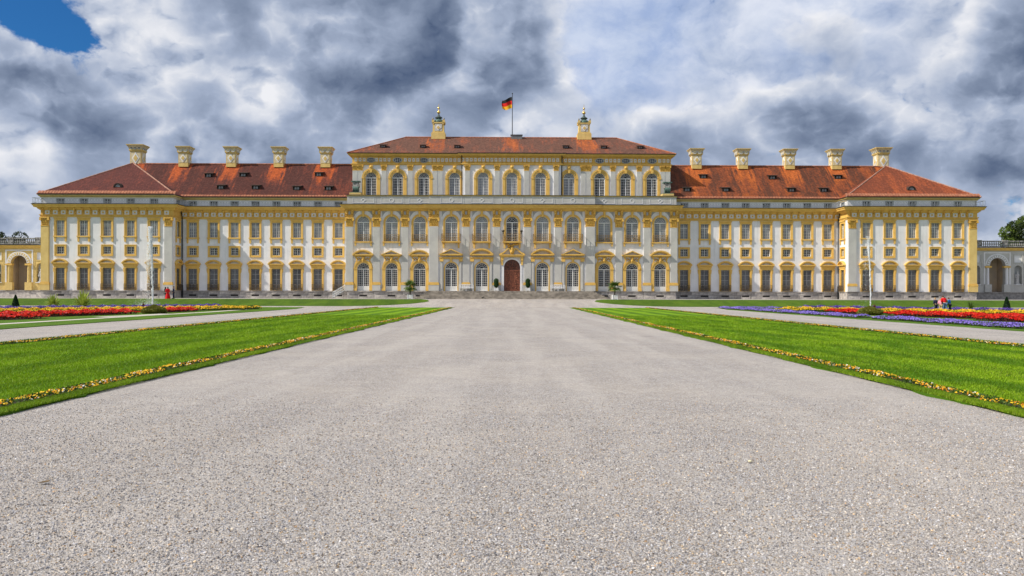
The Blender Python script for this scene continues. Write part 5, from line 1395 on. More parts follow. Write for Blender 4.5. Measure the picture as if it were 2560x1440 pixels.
ry, rz = 13.0, zq(430)
fp = empty('flagpole', pal(0.15, ry, rz), YAW, 'thin black flagpole on the central roof ridge', 'flagpole')
mb = MB(); mb.tube((0, 0, -0.3), (0, 0, 7.25), 0.075, 0.045, 8); newobj('pole', mb.mesh('pole', M['blackmetal']), fp)
mb = MB(); mb.lathe([(0.02, 0), (0.1, 0.06), (0.1, 0.16), (0.02, 0.22)], (0, 0, 7.22), 8); newobj('pole_knob', mb.mesh('pole_knob', M['blackmetal']), fp)
def flag():
    nx, nz = 18, 12; wd, ht = 1.75, 1.95; v = []; f = []; mi = []
    for j in range(nz + 1):
        for i in range(nx + 1):
            u, t = i / nx, j / nz
            x = -wd * u * (0.92 + 0.05 * sin(t * 4)) ; y = 0.26 * sin(u * 8 + t * 2.0) * u ** 0.6
            z = -ht * t * (1 - 0.05 * u) - 0.62 * u * (1 - 0.55 * t) + 0.10 * sin(u * 7 + t)
            v.append((x, y, z))
    for j in range(nz):
        for i in range(nx):
            f.append([j * (nx + 1) + i, j * (nx + 1) + i + 1, (j + 1) * (nx + 1) + i + 1, (j + 1) * (nx + 1) + i]); mi.append(j * 3 // nz)
    me = bpy.data.meshes.new('flag'); me.from_pydata(v, [], f)
    for nm, c in (('flag_black', (0.012, 0.012, 0.014)), ('flag_red', (0.62, 0.015, 0.01)), ('flag_gold', (0.80, 0.42, 0.02))): me.materials.append(pm(nm, c, None, rough=0.8))
    me.polygons.foreach_set('material_index', mi); me.polygons.foreach_set('use_smooth', [True] * len(f)); me.update()
    o = newobj('flag', me, None, pal(0.08, ry, rz + 6.75), YAW)
    tag(o, 'black, red and gold flag blowing left from the roof flagpole', 'flag')
flag()

# ---------------------------------------------------------------- benches, tubs, clipped trees on the terrace
def bench(x, label):
    b = empty('garden_bench', pal(x, -0.62, top), YAW, label, 'bench', 'white benches beside the door')
    wp = M['white_paint']; L = 1.08
    m = MB(); m.box(-L, L, 0, 0.03, -0.03, 0.02); me = m.mesh('seat_slat', wp)
    for k in range(5): m = MB(); m.box(-L, L, -0.42 + 0.10 * k, -0.34 + 0.10 * k, 0.42, 0.45); newobj('seat_slat', m.mesh('seat_slat', wp), b)
    m = MB(); m.box(-L, L, 0.06, 0.10, 0.52, 0.57); m.box(-L, L, 0.06, 0.10, 0.70, 0.73)
    for i in range(9): z1 = 0.88 + 0.10 * sin(pi * i / 8); x_ = -L + 2 * L * i / 8; m.box(x_ - 0.025, x_ + 0.025, 0.06, 0.10, 0.45, z1)
    for i in range(8):
        xa, xb = -L + 2 * L * i / 8, -L + 2 * L * (i + 1) / 8; za, zb = 0.88 + 0.10 * sin(pi * i / 8), 0.88 + 0.10 * sin(pi * (i + 1) / 8)
        m.prism([(xa, za - 0.03), (xb, zb - 0.03), (xb, zb + 0.04), (xa, za + 0.04)], 0.05, 0.11)
    newobj('backrest', m.mesh('backrest', wp), b)
    for sx in (-1, 0, 1):
        for y in (-0.40, 0.06): m = MB(); m.box(sx * (L - 0.04) - 0.035, sx * (L - 0.04) + 0.035, y, y + 0.06, 0, 0.43); newobj('leg', m.mesh('leg', wp), b)
    for sx in (-1, 1):
        m = MB(); m.box(sx * (L - 0.03) - 0.04, sx * (L - 0.03) + 0.04, -0.42, 0.08, 0.64, 0.68); m.box(sx * (L - 0.03) - 0.03, sx * (L - 0.03) + 0.03, -0.42, -0.36, 0.45, 0.64); newobj('armrest', m.mesh('armrest', wp), b)
bench(-6.85, 'white slatted garden bench on the stairs, left of the carved door'); bench(6.85, 'white slatted garden bench on the stairs, right of the carved door')
def tub(parent, w, h):
    m = MB(); m.box(-w, w, -w, w, 0.05, h, 0)
    for sx in (-1, 1):
        for sy in (-1, 1): m.box(sx * w - 0.05, sx * w + 0.05, sy * w - 0.05, sy * w + 0.05, 0, h + 0.06)
    o = newobj('planter_tub', m.mesh('planter_tub', M['white_paint']), parent)
    e = MB(); e.box(-w + 0.03, w - 0.03, -w + 0.03, w - 0.03, h - 0.05, h + 0.02); newobj('soil', e.mesh('soil', M['soil']), parent)
    for a in range(4):
        p = MB(); p.box(-w * 0.7, w * 0.7, -w - 0.025, -w, h * 0.2, h * 0.85); newobj('tub_panel', p.mesh('tub_panel', M['sash']), o, (0, 0, 0), a * pi / 2)
def leaf_mat(name, c1, c2, rough=0.6, trans=0.25):
    m = bpy.data.materials.new(name); m.use_nodes = True
    N = NT(m.node_tree); bs = N.n['Principled BSDF']
    tc = N.node('ShaderNodeTexCoord').outputs['Object']
    N.put(bs.inputs['Base Color'], N.mix(N.noise(tc, 3.5, 4), c4(c1), c4(c2)))
    bs.inputs['Roughness'].default_value = rough; bs.inputs['Specular IOR Level'].default_value = 0.25
    tr = N.node('ShaderNodeBsdfTranslucent'); N.put(tr.inputs[0], c4(c2))
    mx = N.node('ShaderNodeMixShader'); mx.inputs[0].default_value = trans
    out = N.n['Material Output']; N.l.new(bs.outputs[0], mx.inputs[1]); N.l.new(tr.outputs[0], mx.inputs[2]); N.l.new(mx.outputs[0], out.inputs['Surface'])
    return m
M['box_leaf'] = leaf_mat('clipped_leaf', (0.012, 0.045, 0.010), (0.035, 0.085, 0.018))
M['yew_leaf'] = leaf_mat('yew_leaf', (0.008, 0.030, 0.010), (0.022, 0.060, 0.018))
M['palm_leaf'] = leaf_mat('palm_leaf', (0.040, 0.095, 0.016), (0.110, 0.170, 0.026))
M['yucca_leaf'] = leaf_mat('yucca_leaf', (0.22, 0.30, 0.04), (0.40, 0.46, 0.08))
M['bush_leaf'] = leaf_mat('bush_leaf', (0.09, 0.12, 0.014), (0.22, 0.21, 0.03))
M['dark_red'] = leaf_mat('dark_red_leaf', (0.07, 0.012, 0.012), (0.13, 0.025, 0.02))
M['tree_leaf'] = leaf_mat('tree_leaf', (0.070, 0.120, 0.016), (0.135, 0.190, 0.026))
M['tree_leaf2'] = leaf_mat('autumn_leaf', (0.13, 0.12, 0.015), (0.20, 0.15, 0.022))
M['dark_leaf'] = leaf_mat('dark_leaf', (0.018, 0.034, 0.010), (0.035, 0.055, 0.014))
M['bark'] = pm('bark', (0.06, 0.045, 0.032), (0.03, 0.024, 0.018), 6, 0.9, 0.5)

def shell_points(n, f, rng=RNG, fill=0.3):
    """points on and just inside a surface of revolution: f(t) -> (radius, height), t in 0..1"""
    t = rng.uniform(0, 1, n); a = rng.uniform(0, 2 * pi, n)
    rz = np.array([f(x) for x in t]); k = 1 - fill * rng.uniform(0, 1, n) ** 2
    k *= 1 + 0.05 * np.sin(a * 5 + t * 9)
    return np.stack([rz[:, 0] * k * np.cos(a), rz[:, 0] * k * np.sin(a), rz[:, 1]], 1)
def clipped(loc, label, f, n, size, mat, group=None, rotz=0.0, cat='topiary', name='clipped_tree', tubsize=None, trunk=(0.05, 0.3), core=0.82):
    r = empty(name, loc, rotz, label, cat, group)
    z = 0
    if tubsize: tub(r, *tubsize); z = tubsize[1]
    pts = shell_points(n, f); pts[:, 2] += z
    me = bulk_mesh('foliage', leaf_quads(pts, size), 4, [mat])
    newobj('foliage', me, r)
    c = MB(); c.lathe([(max(0.01, f(t)[0] * core), z + f(t)[1]) for t in np.linspace(0, 1, 9)], (0, 0, 0), 12); c.tube((0, 0, z - 0.05), (0, 0, z + trunk[1] + 0.2), trunk[0], n=8, m=1)
    newobj('trunk', c.mesh('trunk', [M['yew_leaf'] if mat is M['yew_leaf'] else M['box_leaf'], M['bark']]), r)
    return r
def col_f(t):
    return (0.36 * min(1.0, (sin(pi * (0.06 + 0.88 * t)) * 1.7)), 0.12 + 1.35 * t)
for x, lb in ((-2.36, 'left'), (2.36, 'right')):
    clipped(pal(x, -0.75, top), f'clipped dark green box tree in a white tub, {lb} of the carved door', col_f, 2600, 0.07, M['box_leaf'], 'box trees flanking the door', YAW, tubsize=(0.26, 0.42))

def palm(loc, label, k, sc=1.0, tubbed=True, fr=17):
    rg = random.Random(k)
    r = empty('fan_palm', loc, rg.uniform(0, 1) * 0.2, label, 'palm', None)
    z0 = 0.0
    if tubbed: tub(r, 0.33, 0.62); z0 = 0.6
    th = 0.70 * sc
    m = MB(); m.tube((0, 0, z0 - 0.05), (0.03, 0, z0 + th * 0.5), 0.08, 0.10, 8); m.tube((0.03, 0, z0 + th * 0.5), (0, 0, z0 + th), 0.10, 0.12, 8); newobj('trunk', m.mesh('trunk', M['bark']), r)
    # one fan frond, shared
    f = MB(); f.tube((0, 0, 0), (0.34, 0, 0.05), 0.012, 0.009, 5, 0)
    for i in range(15):
        a = radians(-115 + 230 * i / 14); L = 0.42 * (1 - 0.18 * abs(i - 7) / 7); w = 0.026
        bx, by = 0.34, 0.0; tx, ty = bx + L * cos(a), by + L * sin(a); nx, ny = -sin(a) * w, cos(a) * w
        f.add([(bx, by, 0.05), ((bx + tx) / 2 + nx, (by + ty) / 2 + ny, 0.07), (tx, ty, -0.05), ((bx + tx) / 2 - nx, (by + ty) / 2 - ny, 0.07)], [[0, 1, 2, 3]], 0)
    me = f.mesh('frond', M['palm_leaf'])
    for i in range(fr):
        o = newobj('frond', me, r, (0, 0, z0 + th - 0.04 + rg.uniform(-0.06, 0.06)))
        pit = radians(72 - 110 * (i / (fr - 1)) + rg.uniform(-10, 10))
        o.rotation_euler = (rg.uniform(-0.3, 0.3), -pit, i * 2.4 + rg.uniform(-0.3, 0.3)); q = sc * rg.uniform(0.85, 1.12); o.scale = (q, q, q)
    return r
palm((-14.65, 122.6, H(122.6)), 'fan palm in a white tub before the stairs, left of the door', 3, 1.65, fr=24)
palm((14.75, 122.6, H(122.6)), 'sunlit fan palm in a white tub before the stairs, right of the door', 8, 1.65, fr=24)

# ---------------------------------------------------------------- flower borders and beds
def flower_mat(name, c1, c2): return leaf_mat(name, c1, c2, 0.6, 0.3)
M['f_yellow'] = flower_mat('yellow_petal', (0.82, 0.50, 0.015), (0.86, 0.60, 0.03))
M['f_orange'] = flower_mat('orange_petal', (0.80, 0.27, 0.012), (0.84, 0.36, 0.02))
M['f_white'] = flower_mat('white_petal', (0.80, 0.78, 0.66), (0.84, 0.82, 0.74))
M['f_red'] = flower_mat('red_petal', (0.58, 0.008, 0.006), (0.70, 0.016, 0.008))
M['f_scarlet'] = flower_mat('scarlet_petal', (0.74, 0.030, 0.008), (0.78, 0.060, 0.014))
M['f_pink'] = flower_mat('pink_petal', (0.72, 0.12, 0.13), (0.80, 0.25, 0.24))
M['f_purple'] = flower_mat('purple_petal', (0.085, 0.035, 0.30), (0.14, 0.06, 0.42))
M['f_lav'] = flower_mat('lavender_petal', (0.27, 0.19, 0.70), (0.38, 0.29, 0.80))
M['f_leaf'] = leaf_mat('bed_leaf', (0.028, 0.065, 0.008), (0.065, 0.120, 0.014))
M['f_leafdark'] = leaf_mat('bronze_leaf', (0.055, 0.018, 0.012), (0.09, 0.03, 0.015))
def path_points(pts, width, n, rng=RNG):
    P = np.array(pts, float); seg = np.diff(P, axis=0); L = np.linalg.norm(seg, axis=1)
    i = rng.choice(len(L), n, p=L / L.sum()); t = rng.uniform(0, 1, n)
    base = P[i] + seg[i] * t[:, None]; nn = np.stack([-seg[i, 1], seg[i, 0]], 1) / L[i][:, None]
    w = rng.uniform(-0.5, 0.5, n)
    return base + nn * (w * width)[:, None], w
def blooms(pts, size, rng=RNG):
    """flat five-to-six-sided blossoms, tilted up and towards any side"""
    n = len(pts); d = rng.normal(size=(n, 3)) * 0.75; d[:, 2] = np.abs(d[:, 2]) + 0.5; d[:, 1] -= 0.35
    d /= np.linalg.norm(d, axis=1, keepdims=True)
    e = np.cross(d, rng.normal(size=(n, 3))); e /= np.linalg.norm(e, axis=1, keepdims=True) + 1e-9
    g = np.cross(d, e); s = (size * rng.uniform(0.65, 1.25, n))[:, None] * 0.5
    out = []
    for k in range(6):
        a = 2 * pi * k / 6; kk = 1.0 if k % 2 else 0.78
        out.append(pts + (e * cos(a) + g * sin(a)) * s * kk)
    return np.stack(out, 1).reshape(-1, 3)
def bed(name, label, path, width, h, nflower, fsize, petals, probs, nleaf, lsize, leaf='f_leaf', cat='flower bed', hump=0.5, cluster=0.0, dens_near=None, soil=True, group=None):
    xy, w = path_points(path, width, nflower)
    if dens_near is not None:
        keep = RNG.uniform(0, 1, len(xy)) < np.clip(dens_near / np.maximum(xy[:, 1], 1), 0.12, 1); xy, w = xy[keep], w[keep]
    if cluster:
        hsh = np.sin(xy[:, 1] * 2.1 + np.sin(xy[:, 1] * 5.3) * 1.4) + 0.6 * np.sin(xy[:, 1] * 7.7)
        keep = RNG.uniform(0, 1, len(xy)) < np.clip(0.75 + cluster * hsh, 0.1, 1); xy, w = xy[keep], w[keep]
    top_ = h * (1 - hump * (2 * np.abs(w)) ** 2) * (0.85 + 0.25 * np.sin(xy[:, 0] * 3.1 + xy[:, 1] * 1.3) * np.sin(xy[:, 1] * 2.3))
    z = 0.035 + top_ * RNG.uniform(0.78, 1.08, len(xy))
    fv = blooms(np.column_stack([xy, z]), fsize)
    pc = RNG.choice(len(petals), len(xy), p=probs)
    # colours come in groups
    grp = ((np.sin(xy[:, 1] * 0.9 + 2 * np.sin(xy[:, 1] * 0.37)) + 1) / 2 * len(petals)).astype(int) % len(petals)
    pc = np.where(RNG.uniform(0, 1, len(xy)) < 0.25, np.where(np.array(probs)[grp] > 0.15, grp, pc), pc)
    r = bulk_mesh(name, fv, 6, [M[p] for p in petals], pc)
    o = newobj(name, r); tag(o, label, cat, group, 'stuff')
    lx, lw = path_points(path, width * 1.04, nleaf)
    if dens_near is not None:
        keep = RNG.uniform(0, 1, len(lx)) < np.clip(dens_near / np.maximum(lx[:, 1], 1), 0.12, 1); lx, lw = lx[keep], lw[keep]
    lz = 0.035 + h * (1 - hump * (2 * np.abs(lw)) ** 2) * RNG.uniform(0.05, 0.92, len(lx))
    newobj('bed_foliage', bulk_mesh('bed_foliage', leaf_quads(np.column_stack([lx, lz]), lsize, 0.8, 0.5), 4, [M[leaf]]), o)
    if soil: ribbon('bed_soil', path, width * 0.98, 0.050, M['soil'], None, o)
    return o
pans = dict(h=0.10, petals=['f_yellow', 'f_orange', 'f_white'], probs=[0.55, 0.30, 0.15], hump=0.3, cluster=0.45)
def yline(x, a, b, wob=0.03): return [(x + wob * sin(y * 0.9), y) for y in np.linspace(a, b, 60)]
for s in (-1, 1):
    w = 'left' if s < 0 else 'right'
    bed('pansy_border', f'narrow border of yellow and orange pansies along the middle walk, {w} lawn', yline(s * 7.92, 9, 110.2, 0.02), 0.36, nflower=11500, fsize=0.046, nleaf=22000, lsize=0.06, cat='flower border', dens_near=34, **pans)
    bed('pansy_border', f'narrow border of yellow pansies along the side walk, {w} lawn', yline(s * 17.35, 20, 110.2, 0.02), 0.38, nflower=8500, fsize=0.052, nleaf=14000, lsize=0.08, cat='flower border', dens_near=48, **pans)
RED = dict(h=0.42, petals=['f_red', 'f_scarlet', 'f_pink'], probs=[0.68, 0.30, 0.02], leaf='f_leafdark', hump=0.35)
YEL = dict(h=0.46, petals=['f_yellow', 'f_orange'], probs=[0.92, 0.08], hump=0.35)
PUR = dict(h=0.45, petals=['f_purple', 'f_lav'], probs=[0.85, 0.15], hump=0.35)
for s in (-1, 1):
    w = 'left' if s < 0 else 'right'
    bed('red_flower_bed', f'near rounded bed of bright red flowers at the {w} edge of the picture', [(s * 40, 48), (s * 36, 53), (s * 34.2, 57), (s * 34.2, 60)], 3.6, nflower=6500, fsize=0.13, nleaf=3000, lsize=0.16, **RED)
    bed('red_flower_bed', f'long bed of bright red flowers beside the bush, {w} parterre', [(s * 37.5, 60.5), (s * 35.2, 64), (s * 34.2, 69), (s * 33.3, 73.5)], 3.0, nflower=7500, fsize=0.13, nleaf=3500, lsize=0.16, **RED)
    bed('red_flower_bed', f'short bed of red flowers beyond the bush, {w} parterre', [(s * 32.6, 77), (s * 32.4, 80), (s * 31.8, 84)], 2.2, nflower=2600, fsize=0.13, nleaf=1200, lsize=0.16, **RED)
    bed('yellow_flower_bed', f'curving bed of yellow flowers behind the red ones, {w} parterre', [(s * 56, 70), (s * 48, 72), (s * 42, 75.5), (s * 38, 81), (s * 34.2, 87), (s * 30.2, 93)], 4.6, nflower=15000, fsize=0.12, nleaf=15000, lsize=0.16, **YEL)
    bed('purple_flower_bed', f'long bed of dark purple flowers at the back of the {w} parterre', [(s * 60, 78), (s * 53, 84), (s * 46, 92), (s * 41.5, 99), (s * 36.5, 106)], 2.4, nflower=8500, fsize=0.12, nleaf=4500, lsize=0.16, **PUR)
LAV = dict(h=0.27, petals=['f_lav', 'f_purple'], probs=[0.86, 0.14], hump=0.5)
bed('lavender_border', 'nearer border of lavender-blue flowers along the right side walk', yline(27.0, 40, 62.5, 0.1), 1.25, nflower=9500, fsize=0.085, nleaf=7000, lsize=0.12, **LAV)
bed('lavender_border', 'farther border of lavender-blue flowers along the right side walk', yline(26.75, 65, 108, 0.1), 1.4, nflower=11500, fsize=0.09, nleaf=7000, lsize=0.12, **LAV)
bed('lavender_border', 'thin lavender-blue strip at the foot of the right turf bank', [(27.5, 108.5), (33, 107.2), (38, 105)], 1.1, nflower=2200, fsize=0.10, nleaf=1200, lsize=0.14, **LAV)
tan_ = [(-31, 96), (-33, 99)]
bed('yellow_flower_bed', 'pale tip of yellow flowers where the left parterre beds end', [(-30.2, 92.5), (-28.6, 96)], 1.3, nflower=700, fsize=0.11, nleaf=1200, lsize=0.15, **YEL)

# ---------------------------------------------------------------- grass blades on the near lawns and along the cut edges
def blades(name, x0, x1, y0, y1, n, h, mat, seed, parent_label, mixp=(0.55, 0.3, 0.15)):
    rg = np.random.default_rng(seed)
    u = rg.uniform(0, 1, n)
    y = 1.0 / (1.0 / y0 + (1.0 / y1 - 1.0 / y0) * u)       # denser nearby
    x = rg.uniform(x0, x1, n)
    hh = h * rg.uniform(0.5, 1.2, n) * np.clip(0.7 + y / 60.0, 0.7, 1.4); a = rg.uniform(0, 2 * pi, n); wd = 0.006 + 0.00035 * y
    lean = rg.normal(size=(n, 2)) * (0.45 * hh)[:, None]
    z = np.full(n, 0.03)
    p0 = np.stack([x - wd * np.cos(a), y - wd * np.sin(a), z], 1); p1 = np.stack([x + wd * np.cos(a), y + wd * np.sin(a), z], 1)
    p2 = np.stack([x + lean[:, 0], y + lean[:, 1], z + hh], 1)
    me = bulk_mesh(name, np.stack([p0, p1, p2], 1).reshape(-1, 3), 3, [mat, M['blade2'], M['blade3']], rg.choice(3, n, p=mixp))
    return tag(newobj(name, me), parent_label, 'grass', None, 'stuff')
def blade_mat(name, lo, hi):
    """grass blades whose tone drifts in long mown streaks over the lawn"""
    m = leaf_mat(name, lo, hi, 0.6, 0.3); N = NT(m.node_tree); bs = N.n['Principled BSDF']
    tc = N.node('ShaderNodeTexCoord').outputs['Object']
    st = N.noise(N.vmath('MULTIPLY', tc, (1.0, 0.22, 1.0)), 0.8, 5, 0.6)
    N.put(bs.inputs['Base Color'], N.mix(N.smooth(st, 0.38, 0.62), c4(lo), c4(hi)))
    return m
M['blade'] = blade_mat('grass_blade', (0.060, 0.160, 0.003), (0.215, 0.365, 0.007))
M['blade2'] = blade_mat('grass_blade_light', (0.100, 0.230, 0.005), (0.285, 0.440, 0.012))
M['blade3'] = blade_mat('grass_blade_dry', (0.110, 0.190, 0.015), (0.230, 0.310, 0.025))
for s in (-1, 1):
    w = 'left' if s < 0 else 'right'
    a, b = sorted((s * 8.08, s * 17.18))
    blades('grass', a, b, 12, 70, 190000, 0.045, M['blade'], 40 + s, f'short mown grass on the {w} long lawn')
    a, b = sorted((s * 7.44, s * 7.77))
    blades('grass', a, b, 11, 90, 42000, 0.055, M['blade'], 50 + s, f'ragged grass edge of the {w} lawn beside the middle walk', (0.45, 0.15, 0.40))
    a, b = sorted((s * 17.52, s * 18.12))
    blades('grass', a, b, 18, 100, 14000, 0.06, M['blade'], 60 + s, f'grass edge of the {w} lawn beside the side walk')

# ---------------------------------------------------------------- pebbles on the near gravel
def pebble_field():
    me = bpy.data.meshes.new('gravel_pebbles')
    rows = np.linspace(4.6, 15.0, 27); v = []; f = []
    for y in rows:
        hw = y * 0.63 + 0.4; v += [(-hw, y, 0.0), (hw, y, 0.0)]
    for i in range(len(rows) - 1): f.append([2 * i, 2 * i + 1, 2 * i + 3, 2 * i + 2])
    me.from_pydata(v, [], f)
    o = newobj('gravel_pebbles', me); tag(o, 'loose pale pebbles scattered over the near gravel', 'gravel', None, 'stuff')
    m = bpy.data.materials.new('pebble'); m.use_nodes = True
    N = NT(m.node_tree); bs = N.n['Principled BSDF']
    at = N.node('ShaderNodeAttribute', attribute_type='INSTANCER', attribute_name='tone')
    sep = N.node('ShaderNodeSeparateXYZ'); N.l.new(at.outputs['Vector'], sep.inputs[0])
    st = N.ramp(sep.outputs[0], [(0.0, (0.17, 0.165, 0.17)), (0.25, (0.30, 0.288, 0.28)), (0.5, (0.41, 0.393, 0.38)), (0.75, (0.50, 0.483, 0.47)), (0.92, (0.58, 0.56, 0.54)), (1.0, (0.78, 0.76, 0.73))])
    wm = N.ramp(sep.outputs[1], [(0.0, (0.90, 0.95, 1.08)), (0.5, (1, 1, 1)), (0.85, (1.04, 0.98, 0.90)), (0.94, (1.10, 0.92, 0.66)), (1.0, (1.15, 0.80, 0.50))])
    N.put(bs.inputs['Base Color'], N.mix(1.0, N.mix(1.0, st, wm, 'MULTIPLY'), (0.92, 0.905, 0.895, 1), 'MULTIPLY')); bs.inputs['Roughness'].default_value = 0.8; bs.inputs['Specular IOR Level'].default_value = 0.25
    me.materials.append(m)
    ng = bpy.data.node_groups.new('pebbles', 'GeometryNodeTree')
    ng.interface.new_socket('Geometry', in_out='INPUT', socket_type='NodeSocketGeometry'); ng.interface.new_socket('Geometry', in_out='OUTPUT', socket_type='NodeSocketGeometry')
    G = NT(ng); gi = G.node('NodeGroupInput'); go = G.node('NodeGroupOutput')
    pos = G.node('GeometryNodeInputPosition'); sp = G.node('ShaderNodeSeparateXYZ'); G.l.new(pos.outputs[0], sp.inputs[0])
    mr = G.node('ShaderNodeMapRange'); G.l.new(sp.outputs[1], mr.inputs[0])
    for i, x in zip((1, 2, 3, 4), (5.0, 14.5, 2600.0, 150.0)): mr.inputs[i].default_value = x
    di = G.node('GeometryNodeDistributePointsOnFaces'); G.l.new(gi.outputs[0], di.inputs['Mesh']); G.l.new(mr.outputs[0], di.inputs['Density'])
    ico = G.node('GeometryNodeMeshIcoSphere'); ico.inputs['Radius'].default_value = 0.5; ico.inputs['Subdivisions'].default_value = 2
    spn = G.node('GeometryNodeSetPosition'); no = G.node('ShaderNodeTexNoise'); no.inputs['Scale'].default_value = 1.6; no.inputs['Detail'].default_value = 1
    off = G.node('ShaderNodeVectorMath', operation='SUBTRACT'); G.l.new(no.outputs['Color'], off.inputs[0]); off.inputs[1].default_value = (0.5, 0.5, 0.5)
    off2 = G.node('ShaderNodeVectorMath', operation='SCALE'); G.l.new(off.outputs[0], off2.inputs[0]); off2.inputs['Scale'].default_value = 0.9
    G.l.new(ico.outputs['Mesh'], spn.inputs['Geometry']); G.l.new(off2.outputs[0], spn.inputs['Offset'])
    sm = G.node('GeometryNodeSetMaterial'); sm.inputs['Material'].default_value = m; G.l.new(spn.outputs[0], sm.inputs['Geometry'])
    rot = G.node('FunctionNodeRandomValue', data_type='FLOAT_VECTOR'); rot.inputs[1].default_value = (6.28, 6.28, 6.28)
    sc = G.node('FunctionNodeRandomValue', data_type='FLOAT'); sc.inputs[2].default_value = 0.0; sc.inputs[3].default_value = 1.0; sc.inputs['Seed'].default_value = 4
    pw = G.node('ShaderNodeMath', operation='POWER'); G.l.new(sc.outputs[1], pw.inputs[0]); pw.inputs[1].default_value = 3.0
    mu = G.node('ShaderNodeMath', operation='MULTIPLY_ADD'); G.l.new(pw.outputs[0], mu.inputs[0]); mu.inputs[1].default_value = 0.014; mu.inputs[2].default_value = 0.0075
    cx = G.node('ShaderNodeCombineXYZ')
    fl = G.node('ShaderNodeMath', operation='MULTIPLY'); G.l.new(mu.outputs[0], fl.inputs[0]); fl.inputs[1].default_value = 0.68
    wd = G.node('ShaderNodeMath', operation='MULTIPLY'); G.l.new(mu.outputs[0], wd.inputs[0]); wd.inputs[1].default_value = 1.25
    G.l.new(wd.outputs[0], cx.inputs[0]); G.l.new(mu.outputs[0], cx.inputs[1]); G.l.new(fl.outputs[0], cx.inputs[2])
    ip = G.node('GeometryNodeInstanceOnPoints'); G.l.new(di.outputs['Points'], ip.inputs['Points']); G.l.new(sm.outputs[0], ip.inputs['Instance']); G.l.new(rot.outputs[0], ip.inputs['Rotation']); G.l.new(cx.outputs[0], ip.inputs['Scale'])
    tn = G.node('FunctionNodeRandomValue', data_type='FLOAT_VECTOR'); tn.inputs['Seed'].default_value = 9
    sa = G.node('GeometryNodeStoreNamedAttribute', data_type='FLOAT_VECTOR', domain='INSTANCE'); sa.inputs['Name'].default_value = 'tone'
    G.l.new(ip.outputs[0], sa.inputs['Geometry']); G.l.new(tn.outputs[0], sa.inputs['Value'])
    G.l.new(sa.outputs[0], go.inputs[0])
    md = o.modifiers.new('pebbles', 'NODES'); md.node_group = ng
pebble_field()

# ---------------------------------------------------------------- plants standing in the parterre
def cone_f(t): return (0.42 * (1 - t) ** 0.7 + 0.02, 0.1 + 1.45 * t)
clipped((-60.5, 104, 0.03), 'dark clipped yew cone rising behind the purple bed, left parterre', cone_f, 3000, 0.10, M['yew_leaf'], 'yew cones', name='yew_cone')
clipped((60.3, 104, 0.03), 'dark clipped yew cone rising behind the yellow bed, right parterre', cone_f, 3000, 0.10, M['yew_leaf'], 'yew cones', name='yew_cone')
def tuft(loc, label, n, L, mat, seed, name, cat, spread=1.0, w=0.05):
    rg = random.Random(seed); r = empty(name, loc, 0, label, cat)
    me_parts = MB()
    for i in range(n):
        a = rg.uniform(0, 2 * pi); el = rg.uniform(0.25, 1.45); l = L * rg.uniform(0.7, 1.1); ww = w * rg.uniform(0.7, 1.2)
        d = Vector((cos(a) * cos(el) * spread, sin(a) * cos(el) * spread, sin(el))); sd = Vector((-sin(a), cos(a), 0)) * ww
        p0 = Vector((0, 0, 0.05)); p1 = p0 + d * l * 0.55; p2 = p0 + d * l + Vector((0, 0, -0.25 * l * cos(el)))
        me_parts.add([p0 - sd * 0.5, p0 + sd * 0.5, p1 + sd, p2, p1 - sd], [[0, 1, 2, 4], [4, 2, 3]])
    newobj('foliage', me_parts.mesh('foliage', mat), r)
    m = MB(); m.lathe([(0.12, 0), (0.14, 0.1), (0.08, 0.25)], (0, 0, 0), 8); newobj('stem', m.mesh('stem', M['bark']), r)
tuft((-50.3, 100, 0.03), 'large light green yucca with spiky leaves behind the left beds', 130, 2.3, M['yucca_leaf'], 3, 'yucca', 'yucca', 1.0, 0.085)
tuft((-54.6, 101.5, 0.03), 'smaller light green yucca left of the large one', 110, 1.8, M['yucca_leaf'], 5, 'yucca', 'yucca', 1.0, 0.085)
tuft((52.6, 98, 0.03), 'small dark palm-like plant behind the right beds', 46, 1.25, M['palm_leaf'], 6, 'palm_plant', 'palm', 1.0)
tuft((59.8, 96, 0.03), 'low yellow-green spiky plant near the right edge of the picture', 70, 1.0, M['yucca_leaf'], 16, 'yucca', 'yucca')
tuft((-41.9, 97, 0.03), 'dark red spiky plant among the flowers of the left parterre', 40, 0.8, M['dark_red'], 7, 'cordyline', 'plant', 0.5)
tuft((41.2, 97, 0.03), 'dark red spiky plant among the flowers of the right parterre', 40, 0.8, M['dark_red'], 8, 'cordyline', 'plant', 0.5)
def bush_f(t): return (1.0 * sin(pi * min(1, 0.30 + 0.70 * t)) + 0.05, 0.02 + 0.72 * t)
for s, w in ((-1, 'left'), (1, 'right')):
    clipped((s * 31.2, 74.4, 0.03), f'round olive-green bush between the red flower beds, {w} parterre', bush_f, 6000, 0.16, M['bush_leaf'], 'parterre bushes', name='round_bush', cat='bush', core=0.55)

